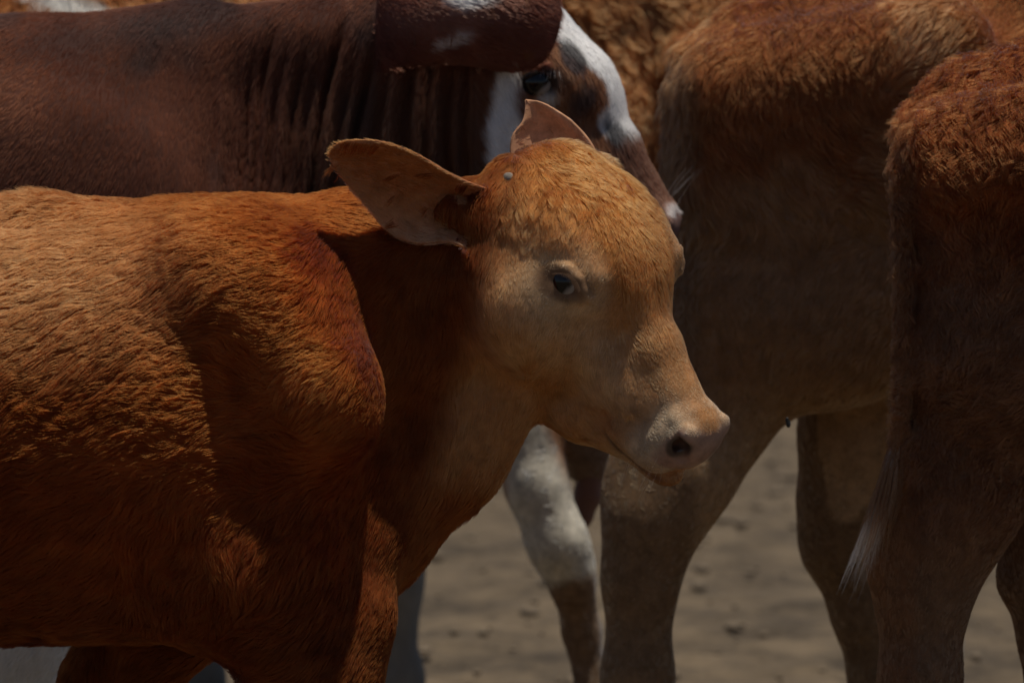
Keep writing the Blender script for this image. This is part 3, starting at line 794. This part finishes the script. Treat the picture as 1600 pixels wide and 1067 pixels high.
    def density(P_, n, px, py):
        f, ln, d = A.hl(P_)
        e = np.exp(-(((px - 862) / 27) ** 2 + ((py - 123) / 18) ** 2) ** 2)
        return np.where((f > -24) & (px > 1000), 0, 1.0) * (1 - e) * np.where(px > 640, 1.5, 1.0)
    def shape(P_, n, px, py):
        N_ = len(P_); r = rng.random(N_)
        f, ln, d = A.hl(P_)
        k = np.floor(P_ / 0.015).astype(int); ez = np.array([tuple(t) in ecell for t in k]) & (py < 118) & (px < 885)
        hd = (px > 740) & (f > -480)
        sw = np.stack([fbm(P_, 4, 61), np.zeros(N_), fbm(P_, 4, 62)], 1)
        nk = sstep(300, 450, px)[:, None]
        dr = np.array([-0.55, -0.5, -0.8]) * (1 - nk) + np.array([-0.2, 0, -1.0]) * nk + sw * 0.4
        dr = np.where(hd[:, None], A.F[None] + A.N[None] * 0.2 + sw * 0.5, dr)
        dr = np.where(ez[:, None], unit(P(878, 40, 120) - P(640, 40, 120)) + sw * 0.3, dr)
        c = color(P_, n, px, py, ez)
        tone = 1 + 0.35 * (rng.random(N_) - 0.5) + 0.15 * fbm(P_ * np.array([1, 1, .4]), 60, 63)
        return dict(dir=dr, length=np.where(ez, 0.010, 0.012) * (0.7 + 0.6 * r), lift=np.full(N_, 0.20) + 0.12 * r, wave=np.full(N_, 0.02),
                    wfreq=np.full(N_, 0.6), wphase=r, rad=np.full(N_, 0.00030), col=c * tone[:, None])
    fur('coat', o, v, q, 150000, density, shape, K=4)
    # whiskers on the muzzle
    n = 9; W_ = np.empty((n, 5, 3))
    for i in range(n):
        b = A.H(-30 - 60 * rng.random(), 10 * (rng.random() - 0.5), 12 - 6 * rng.random()); b = P(1040 + 22 * rng.random(), 300 + 22 * rng.random(), 30)
        dvec = np.array([0.35 + 0.5 * rng.random(), -0.3 * rng.random(), 0.9]); dvec /= np.linalg.norm(dvec); L = 0.03 + 0.03 * rng.random()
        for k in range(5):
            t = k / 4; W_[i, k] = b + L * t * dvec + L * 0.25 * t * t * np.array([0.5, 0, -0.3])
    strands('whiskers', o, W_, 0.00014, (0.5, 0.46, 0.4))
    n = 12; W_ = np.empty((n, 4, 3))
    for i in range(n):
        b = P(842 + 34 * rng.random(), 110 + 5 * rng.random(), 128); dvec = unit(np.array([-0.2 + 0.4 * rng.random(), -0.6, -0.75])); L = 0.008 + 0.006 * rng.random()
        for k in range(4):
            t = k / 3; W_[i, k] = b + L * t * dvec
    strands('eyelashes', o, W_, 0.00018, (0.4, 0.36, 0.32))
    return A, o
build_dark_cow()
# ------------------------------------------------------------------ shared pieces of the shaggy animals seen from behind
def hind_leg(A, pts, hoofx, k=34):
    """thigh to fetlock chain (px, py, dd, r) ending above the hoof"""
    A.chain(pts, k)
    x, y, d, r = pts[-1]; G = gy(A.D - d * A.s)
    A.chain([(x, y, d, r), (hoofx - 18, G - 75, d, r * 0.92), (hoofx - 14, G - 60, d, r * 1.15), (hoofx, G - 28, d, r * 1.1)], 16)
def tail_fur(A, parent, name, path, r, col, count, L, spread, rad=0.0004):
    """long hair hanging along a tail path of (px, py, dd)"""
    pth = np.array([A.P(*p) for p in path]); u = rng.random(count) * (len(path) - 1.001); i = u.astype(int); f = (u - i)[:, None]
    base = pth[i] * (1 - f) + pth[i + 1] * f; tn = unit(pth[i + 1] - pth[i])
    a = rng.random(count) * 2 * np.pi
    out = np.stack([np.cos(a), np.sin(a), 0 * a], 1); base = base + out * (r * A.s)
    K = 6; pts = np.empty((count, K, 3)); Ls = L * (0.5 + rng.random(count)); ph = fbm(base, 12, 91)
    for k in range(K):
        t = k / (K - 1)
        pts[:, k] = base + Ls[:, None] * (t * tn + DOWN * t * 0.3 + out * spread * (t - 0.6 * t * t)) + (0.004 * np.sin(4 * t + 6 * ph))[:, None] * t * np.array([1, 0.5, 0])
    c = np.asarray(col)[None] * (1 + 0.5 * (rng.random((count, 1)) - 0.5))
    return strands(name, parent, pts, rad, c)
def shaggy(A, o, v, q, count, color, L0, wav, base_dir, seed, clumps, legs_y, rad=0.00042, Lf=None, clump=0.6, lift=0.36, hide=None):
    def density(P_, n, px, py): return np.ones(len(P_)) if hide is None else 1 - hide(px, py)
    def shape(P_, n, px, py):
        N_ = len(P_); r = rng.random(N_)
        sw = np.stack([fbm(P_, 5, seed), np.zeros(N_), fbm(P_, 5, seed + 1)], 1)
        dr = np.asarray(base_dir)[None] + sw * 1.1
        leg = sstep(legs_y - 60, legs_y + 60, py)
        L = L0 * (0.65 + 0.7 * r) * (1 - 0.6 * leg)
        if Lf is not None: L = L * Lf(px, py)
        c = color(P_, n, px, py); tone = 1 + 0.35 * (rng.random(N_) - 0.5) + 0.35 * fbm(P_, 55, seed + 2, 2)
        return dict(dir=dr, length=L, lift=(lift + 0.14 * r) * (1 - 0.55 * leg), wave=wav * (1 - 0.8 * leg), wfreq=0.8 + 0.5 * fbm(P_, 7, seed + 3), wphase=fbm(P_, 30, seed + 4),
                    rad=np.full(N_, rad), col=c * tone[:, None], clump=np.full(N_, clump))
    return fur('coat', o, v, q, count, density, shape, K=6, clumps=clumps)

# ------------------------------------------------------------------ the brown cow standing behind the calf's head, facing right
def build_tan_cow():
    A = Animal(7.6); G = gy(A.D)
    A.field(870, 2900, -420, int(G) - 2, 330, 0.012, head=(2480, 2880, -200, 420, -190, 190), hf=0.008)
    # rump, loin, barrel
    A.c((1225, 250, 0), (1420, 230, 0), 175, 215, 70, 1.0)
    A.c((1420, 250, 0), (2150, 300, 0), 260, 330, 80, 0.7)
    A.chain([(1112, 112, 0, 46), (1180, 78, 0, 60), (1300, 45, 0, 70), (1450, 0, 0, 70), (1800, -10, 0, 80), (2150, -40, 0, 80)], 80)
    A.e((1135, 140, 95), (48, 42, 40), 40)                       # pin bone
    A.e((1478, 66, 205), (64, 40, 40), 40, rot=75)                 # hook bone
    A.c((1140, 130, 90), (1470, 70, 190), 50, 50, 60)
    A.e((1545, 140, 240), (60, 75, 40), 30, sub=True)
    A.e((1405, 120, 230), (34, 36, 34), 30, sub=True)
    # near thigh and leg, hock drawn back
    A.c((1170, 160, 100), (1440, 120, 148), 64, 84, 110)            # broad rump shelf
    A.c((1200, 260, 60), (1240, 480, 55), 140, 165, 70, 0.7)
    A.c((1370, 360, 60), (1340, 520, 80), 120, 100, 70, 0.8)
    A.c((1160, 330, 50), (1140, 560, 50), 90, 100, 60)
    hind_leg(A, [(1165, 500, 40, 140), (1104, 640, 50, 100), (1052, 735, 92, 92), (1020, 810, 114, 72), (1001, 900, 116, 54), (996, 1060, 116, 50), (993, 1240, 116, 42)], 1009, 40)
    A.e((979, 754, 112), (28, 44, 30), 24, rot=15)
    A.c((1000, 690, 116), (978, 774, 114), 26, 24, 30)
    # far leg
    hind_leg(A, [(1400, 520, -70, 150), (1345, 680, -80, 95), (1318, 780, -80, 68), (1312, 850, -82, 58), (1350, 960, -84, 46), (1372, 1060, -84, 42), (1385, 1240, -84, 38)], 1405, 34)
    A.e((1282, 838, -82), (24, 36, 26), 22, rot=-10)
    # belly, flank flap and udder
    A.e((1330, 545, 40), (80, 62, 60), 30)
    A.c((1300, 470, 60), (1460, 430, 100), 90, 80, 60)
    # fore quarters
    A.c((2150, 300, 0), (2330, 250, 0), 260, 190, 70, 0.7)
    for m, kx in ((1, 0), (-1, 110)):
        A.chain([(2140 + kx, 520, 110 * m, 130), (2130 + kx, 830, 120 * m, 80), (2125 + kx, 1000, 120 * m, 56), (2130 + kx, 1240, 120 * m, 38), (2135 + kx, G - 70, 120 * m, 46), (2150 + kx, G - 30, 120 * m, 44)], 30)
    A.c((2260, 200, 0), (2490, -10, 0), 160, 110, 50, 0.6)
    A.frame((2800, 320, 20), 45, 6, 0, 1.0); cow_head(A, wide=0.95, fore=0.6)
    # tail root and dock
    A.chain([(1120, 80, 0, 40), (1078, 92, 20, 26), (1058, 140, 40, 20), (1052, 330, 50, 15), (1048, 600, 50, 12), (1050, 760, 40, 14)], 14)
    v, q = A.f.mesh(2)
    v, q = join([(v, q)] + ear_pair(A))
    def color(P_, n, px, py):
        nz = fbm(P_, 5, 71); n2 = fbm(P_, 18, 72)
        c = mixc((0.17, 0.058, 0.020), (0.235, 0.088, 0.032), sstep(-0.4, 0.5, nz + 0.4 * n2))
        c = mixc(c, (0.25, 0.138, 0.066), sstep(200, 330, py + 60 * n2) * 0.9)  # shaded flank gets its own tone, painted into the coat
        c = mixc(c, (0.40, 0.255, 0.135), 0.9 * sstep(560, 760, py))  # ground bounce on the legs painted in as a lighter colour
        c = mixc(c, (0.15, 0.085, 0.042), 0.85 * (P_[:, 1] > A.D + 10 * A.s) * sstep(500, 600, py))  # far-side legs painted darker for their shade
        c = mixc(c, (0.33, 0.17, 0.08), 0.4 * blob(px, py, 1478, 40, 60, 50, 0, 0.6))
        c = mixc(c, (0.15, 0.085, 0.045), 0.7 * sstep(1105, 1070, px) * sstep(60, 110, py))
        return c
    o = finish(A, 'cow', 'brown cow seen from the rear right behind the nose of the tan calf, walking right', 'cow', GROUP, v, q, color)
    add_eyes(A, o, 0.95, 26)
    for x, dd in ((1013, 116), (1409, -84), (2154, 120), (2264, -120)): hoof(A, x, dd, 54, o, 1)
    shaggy(A, o, v, q, 140000, color, 0.020, 0.12, (-0.35, -0.6, -0.95), 81, 6500, 640, rad=0.00034,
           Lf=lambda px, py: 1.15 - 0.5 * sstep(330, 430, py) , clump=0.36, lift=0.24)
    tail_fur(A, o, 'tail_hair', [(1078, 92, 22), (1058, 140, 42), (1052, 330, 52), (1048, 600, 52)], 17, (0.10, 0.058, 0.033), 1800, 0.028, 0.10)
    return A, o
build_tan_cow()
# ------------------------------------------------------------------ the dark red calf cut by the right edge
def build_red_calf():
    A = Animal(6.95); G = gy(A.D)
    A.field(1270, 2820, -200, int(G) - 2, 300, 0.0105, head=(2400, 2800, -60, 560, -190, 190), hf=0.0075)
    A.c((1605, 330, 0), (1720, 330, 0), 165, 215, 70, 0.95)
    A.c((1720, 340, 0), (2250, 400, 0), 240, 290, 80, 0.7)
    A.chain([(1450, 200, 0, 46), (1520, 165, 0, 56), (1640, 140, 0, 60), (1800, 120, 0, 62), (2250, 140, 0, 70)], 70)
    A.e((1478, 225, 90), (50, 44, 40), 40)
    A.e((1690, 160, 160), (50, 40, 40), 40, rot=70)
    A.c((1480, 220, 85), (1690, 165, 160), 46, 46, 60)
    A.c((1500, 275, 112), (1660, 250, 150), 62, 80, 50)
    A.c((1535, 360, 55), (1560, 560, 70), 110, 145, 70, 0.75)
    A.c((1640, 420, 60), (1620, 600, 70), 140, 110, 70, 0.75)
    # near leg
    hind_leg(A, [(1545, 560, 45, 130), (1510, 700, 30, 106), (1490, 780, 45, 102), (1462, 850, 56, 84), (1442, 930, 62, 68), (1438, 1060, 80, 58), (1436, 1250, 106, 46)], 1450, 40)
    A.e((1386, 880, 80), (28, 48, 32), 24, rot=12)
    A.c((1440, 700, 110), (1385, 870, 80), 26, 24, 30)
    # far leg further forward
    hind_leg(A, [(1700, 560, -90, 130), (1660, 740, -95, 92), (1640, 830, -95, 70), (1626, 905, -95, 56), (1640, 990, -95, 46), (1650, 1250, -95, 40)], 1668, 34)
    A.e((1585, 900, -95), (26, 40, 28), 22)
    # fore quarters
    A.c((2250, 400, 0), (2380, 360, 0), 230, 170, 70, 0.7)
    for m, kx in ((1, 0), (-1, 90)):
        A.chain([(2230 + kx, 600, 100 * m, 110), (2220 + kx, 900, 105 * m, 70), (2215 + kx, 1080, 105 * m, 52), (2220 + kx, 1320, 105 * m, 36), (2225 + kx, G - 66, 105 * m, 42), (2240 + kx, G - 30, 105 * m, 40)], 30)
    A.c((2330, 320, 0), (2460, 150, 0), 140, 105, 50, 0.6)
    A.frame((2720, 440, 15), 47, 6, 0, 0.92); cow_head(A, fore=0.8)
    # tail
    A.chain([(1470, 178, 10, 36), (1426, 200, 40, 24), (1411, 260, 80, 17), (1411, 420, 112, 16), (1411, 600, 120, 15), (1401, 720, 120, 12), (1371, 800, 118, 9)], 12)
    v, q = A.f.mesh(2)
    v, q = join([(v, q)] + ear_pair(A))
    def color(P_, n, px, py):
        nz = fbm(P_, 6, 101); n2 = fbm(P_, 18, 102)
        c = mixc((0.120, 0.032, 0.010), (0.165, 0.048, 0.015), sstep(-0.4, 0.5, nz + 0.4 * n2))
        c = mixc(c, (0.120, 0.055, 0.027), 0.85 * sstep(300, 470, py + 50 * n2))  # shaded lower side painted in as a separate browner colour
        c = mixc(c, (0.150, 0.080, 0.042), 0.8 * sstep(800, 950, py))
        c = mixc(c, (0.15, 0.066, 0.030), 0.85 * sstep(1440, 1420, px) * sstep(160, 260, py))
        return c
    o = finish(A, 'calf', 'dark red shaggy calf at the right edge with a white tuft on its tail', 'calf', GROUP, v, q, color)
    add_eyes(A, o, 1.0, 28)
    for x, dd in ((1454, 106), (1672, -95), (2244, 105), (2334, -105)): hoof(A, x, dd, 50, o, 1)
    shaggy(A, o, v, q, 100000, color, 0.022, 0.18, (-0.45, -0.6, -0.85), 111, 5200, 800, rad=0.00034, Lf=lambda px, py: 1.2 - 0.45 * sstep(330, 430, py), clump=0.40, lift=0.27)
    path = [(1426, 200, 50), (1411, 260, 80), (1411, 420, 112), (1411, 600, 120), (1401, 720, 120)]
    tail_fur(A, o, 'tail_hair', path, 11, (0.15, 0.066, 0.030), 2600, 0.026, 0.10)
    tail_fur(A, o, 'tail_switch', [(1404, 690, 120), (1382, 770, 119), (1362, 820, 118)], 11, (0.30, 0.28, 0.26), 220, 0.055, 0.25)
    tail_fur(A, o, 'tail_switch', [(1404, 700, 120), (1382, 775, 119)], 14, (0.12, 0.06, 0.03), 300, 0.06, 0.3)
    return A, o
build_red_calf()
# ------------------------------------------------------------------ the curly brown cow further back (faces left, white hind leg)
def build_curly_cow():
    A = Animal(8.45); G = gy(A.D)
    A.field(-860, 1200, -420, int(G) - 2, 300, 0.014, head=(-850, -440, -220, 420, -190, 190), hf=0.008)
    A.c((925, 245, 0), (640, 250, 0), 222, 260, 70, 0.58)
    A.c((600, 260, 0), (-150, 290, 0), 285, 300, 80, 0.78)
    A.chain([(1150, 40, 0, 60), (1060, 20, 0, 66), (860, 10, 0, 66), (600, -10, 0, 70), (-150, 10, 0, 70)], 80)
    A.e((1085, 90, 100), (46, 40, 40), 40); A.e((690, 20, 200), (60, 40, 40), 40, rot=100)
    A.c((900, 260, 40), (860, 480, 80), 120, 110, 70, 0.7)
    # near hind leg, white
    hind_leg(A, [(850, 520, 150, 92), (822, 660, 205, 56), (838, 760, 225, 46), (872, 850, 228, 46), (893, 905, 215, 34), (909, 985, 185, 27), (925, 1080, 185, 25)], 930, 26)
    A.e((905, 868, 185), (24, 34, 28), 18, rot=-20)
    # far hind leg
    hind_leg(A, [(960, 520, -105, 110), (985, 700, -105, 60), (1010, 830, -105, 46), (1000, 930, -104, 34), (996, 1080, -104, 30)], 992, 26)
    # udder and teats
    A.c((900, 560, 30), (912, 690, 40), 90, 40, 30)
    A.c((900, 690, 45), (925, 745, 50), 52, 24, 20)
    A.c((870, 640, 40), (905, 700, 45), 60, 44, 20)
    # fore quarters
    A.c((-150, 290, 0), (-330, 250, 0), 260, 190, 70, 0.7)
    for m, kx in ((1, 0), (-1, -90)):
        A.chain([(-180 + kx, 520, 105 * m, 110), (-175 + kx, 780, 110 * m, 66), (-170 + kx, 900, 110 * m, 48), (-175 + kx, 1080, 110 * m, 32), (-180 + kx, G - 60, 110 * m, 38), (-192 + kx, G - 26, 110 * m, 38)], 30)
    A.c((-290, 200, 0), (-480, -10, 0), 155, 108, 50, 0.6)
    A.frame((-770, 300, 20), 45, 6, 0, 0.95); flip_head(A, -1); cow_head(A, wide=0.95, fore=0.6)
    A.chain([(1115, 70, 0, 34), (1150, 150, 20, 20), (1152, 480, 20, 16), (1150, 600, 20, 14)], 14)
    v, q = A.f.mesh(2)
    v, q = join([(v, q)] + ear_pair(A))
    def color(P_, n, px, py):
        n1 = 12 * noise(P_, 20, 121); nz = fbm(P_, 6, 122)
        c = mixc((0.20, 0.075, 0.026), (0.29, 0.115, 0.042), sstep(-.4, .5, nz))
        c = mixc(c, (0.02, 0.018, 0.017), blob(px, py, 296, -28, 52, 46, 0, 0.25))
        c = mixc(c, (0.46, 0.44, 0.40), blob(px + n1 * .4, py + n1 * .3, 104, 2, 76, 20, 20, 0.25))
        c = mixc(c, (0.15, 0.105, 0.075), 0.8 * sstep(560, 640, py) * sstep(860, 890, px + n1))
        wh = sstep(560, 620, py + n1) * sstep(975, 960, px) * sstep(780, 800, px + 0.0 * py)
        leg = wh * (P_[:, 1] < A.D + 30 * A.s) * (1 - sstep(846, 878, px - 0.42 * (py - 690)) * sstep(800, 760, py))
        c = mixc(c, (0.60, 0.55, 0.45), leg)
        low = sstep(-6, 6, (py - 905) - 0.28 * (890 - px) * 1.0 + n1 * 0.5) * leg
        c = mixc(c, (0.20, 0.125, 0.075), low)
        c = mixc(c, (0.55, 0.50, 0.45), low * sstep(-4, 8, px - (930 + 0.10 * (py - 950)) + n1 * .3))  # sunlit edge of the lower leg painted as a pale strip
        return c
    o = finish(A, 'cow', 'curly coated brown cow with one white hind leg, standing behind the white faced cow', 'cow', GROUP, v, q, color)
    add_eyes(A, o, 0.95, 26)
    for x, dd in ((926, 185), (988, -104), (-196, 110), (-286, -110)): hoof(A, x, dd, 52, o, -1)
    # a teat hanging from the udder
    B = Animal(A.D)
    B.field(850, 960, 690, 880, 120, 0.0045)
    B.chain([(922, 735, 52, 22), (918, 775, 54, 21), (908, 806, 56, 18), (894, 830, 56, 13), (887, 838, 56, 7)], 8)
    tv, tq = B.f.mesh(2)
    t = link('teat', mesh_from('teat', tv, tq), o, (plain_mat('teat_skin', (0.17, 0.080, 0.055), 0.6, 0.3, 0, 70, 0.25, 0.2),))
    shaggy(A, o, v, q, 60000, color, 0.036, 0.24, (0.5, -0.5, -0.8), 131, 2600, 560, clump=0.62, lift=0.4, Lf=lambda px, py: 1 - 0.62 * sstep(560, 640, py))
    return A, o
build_curly_cow()

# ------------------------------------------------------------------ the pale grey cow at the very back, facing left
def build_grey_cow():
    A = Animal(9.35); G = gy(A.D)
    A.field(-130, 1620, -460, int(G) - 2, 300, 0.016, head=(-60, 330, -330, 60, -200, 200), hf=0.009)
    A.c((1330, 270, 0), (420, 290, 0), 270, 275, 80, 0.78)
    A.chain([(1480, 60, 0, 60), (1050, 20, 0, 60), (700, 10, 0, 60), (420, -10, 0, 70)], 80)
    A.c((430, 250, 0), (200, -70, 0), 190, 110, 60, 0.65)
    for m, kx in ((1, 240), (-1, -70)):
        A.chain([(380 + kx * .5, 480, 95 * m, 110), (370 + kx, 760, 100 * m, 66), (368 + kx, 905, 100 * m, 50), (374 + kx, 1060, 100 * m, 36), (380 + kx, G - 56, 100 * m, 38), (368 + kx, G - 26, 100 * m, 38)], 30)
    for m, kx in ((1, 0), (-1, -70)):
        hind_leg(A, [(1450 + kx, 480, 100 * m, 120), (1430 + kx, 680, 100 * m, 70), (1470 + kx, 830, 100 * m, 44), (1470 + kx, 1080, 100 * m, 32)], 1466 + kx, 26)
    A.chain([(1510, 70, 0, 34), (1552, 160, 0, 20), (1556, 760, 0, 15)], 14)
    A.frame((-20, 60, 20), 42, 10, 0, 0.86)
    for nme in ('F', 'Dv', 'N'): setattr(A, nme, getattr(A, nme) * np.array([-1, 1, 1]))
    A.O = A.P(-40, 40, 10)
    cow_head(A, wide=0.92, fore=0.7)
    v, q = A.f.mesh(2)
    ear = ear_sheet([A.H(-440, 90, 60), A.P(120, -90, 150), A.P(150, -30, 170), A.P(165, 0, 172), A.P(174, 27, 172)],
                    [A.H(-440, 90, 20), A.P(85, -70, 165), A.P(100, -30, 190), A.P(130, 0, 186), A.P(174, 27, 172)],
                    [A.H(-440, 90, -20), A.P(40, -60, 150), A.P(50, -10, 168), A.P(92, 22, 172), A.P(174, 27, 172)], 11 * A.s, 16, 9)
    n1 = len(v); v, q = join([(v, q), ear])
    def color(P_, n, px, py):
        nz = fbm(P_, 5, 141); n2 = fbm(P_, 22, 142)
        c = mixc((0.30, 0.285, 0.255), (0.42, 0.40, 0.36), sstep(-.4, .5, nz))
        c = mixc(c, (0.12, 0.11, 0.10), 0.6 * blob(px + 12 * n2, py, 105, 6, 30, 12, 20, 0.6))
        c = mixc(c, (0.16, 0.15, 0.13), 0.7 * sstep(620, 800, py))  # shade on the legs painted into the coat as darker grey
        return c
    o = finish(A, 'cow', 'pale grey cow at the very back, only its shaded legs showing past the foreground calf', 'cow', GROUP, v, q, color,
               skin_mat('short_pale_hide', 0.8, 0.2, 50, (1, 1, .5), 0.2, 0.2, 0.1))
    add_eyes(A, o, 0.92, 26)
    for x, dd in ((604, 100), (294, -100), (1462, 100), (1392, -100)): hoof(A, x, dd, 50, o, -1)
    # a fly in the air near the brown cow's flank
    return A, o
build_grey_cow()
def build_fly():
    c = W(1231, 661, 7.0); s = 0.0040
    V, Q = [], []
    F = Field(axis_grid(c[0] - .012, c[0] + .012, .0006), axis_grid(c[1] - .012, c[1] + .012, .0006), axis_grid(c[2] - .012, c[2] + .012, .0006))
    F.ell(c + np.array([0.0007, 0, -0.0012]), np.array((0.0030, 0.0028, 0.0046)), .001)
    F.ell(c + np.array([-0.0008, 0, 0.0032]), np.array((0.0026, 0.0025, 0.0026)), .001)
    F.ell(c + np.array([-0.0010, -0.0003, 0.0058]), np.array((0.0019, 0.0021, 0.0016)), .0006)
    v, q = F.mesh(1)
    o = link('fly', mesh_from('fly', v, q), None, (plain_mat('fly_black', (0.012, 0.012, 0.010), 0.4, 0.5, 0, 400, 0.3, 0),))
    tag(o, 'tiny black fly in the gap between the legs of the brown cow', 'fly')
    wm = plain_mat('fly_wing', (0.10, 0.095, 0.085), 0.3, 0.5, 0, 300, 0.2, 0)
    for sgn in (1, -1):
        a = c + np.array([0, 0.0012 * sgn, 0.0036])
        pts = [a, a + np.array([0.002, 0.0018 * sgn, 0.0002]), a + np.array([0.0032, 0.0030 * sgn, -0.0050]), a + np.array([0.0018, 0.0022 * sgn, -0.0072]), a + np.array([0.0006, 0.0008 * sgn, -0.0040])]
        nrm = np.array([0.00012, 0, 0])
        link('wing', mesh_from('wing', [p + nrm for p in pts] + [p - nrm for p in pts], [(0, 1, 2, 3, 4), (9, 8, 7, 6, 5)] + [(i, 5 + i, 5 + (i + 1) % 5, (i + 1) % 5) for i in range(5)], False), o, (wm,))
build_fly()
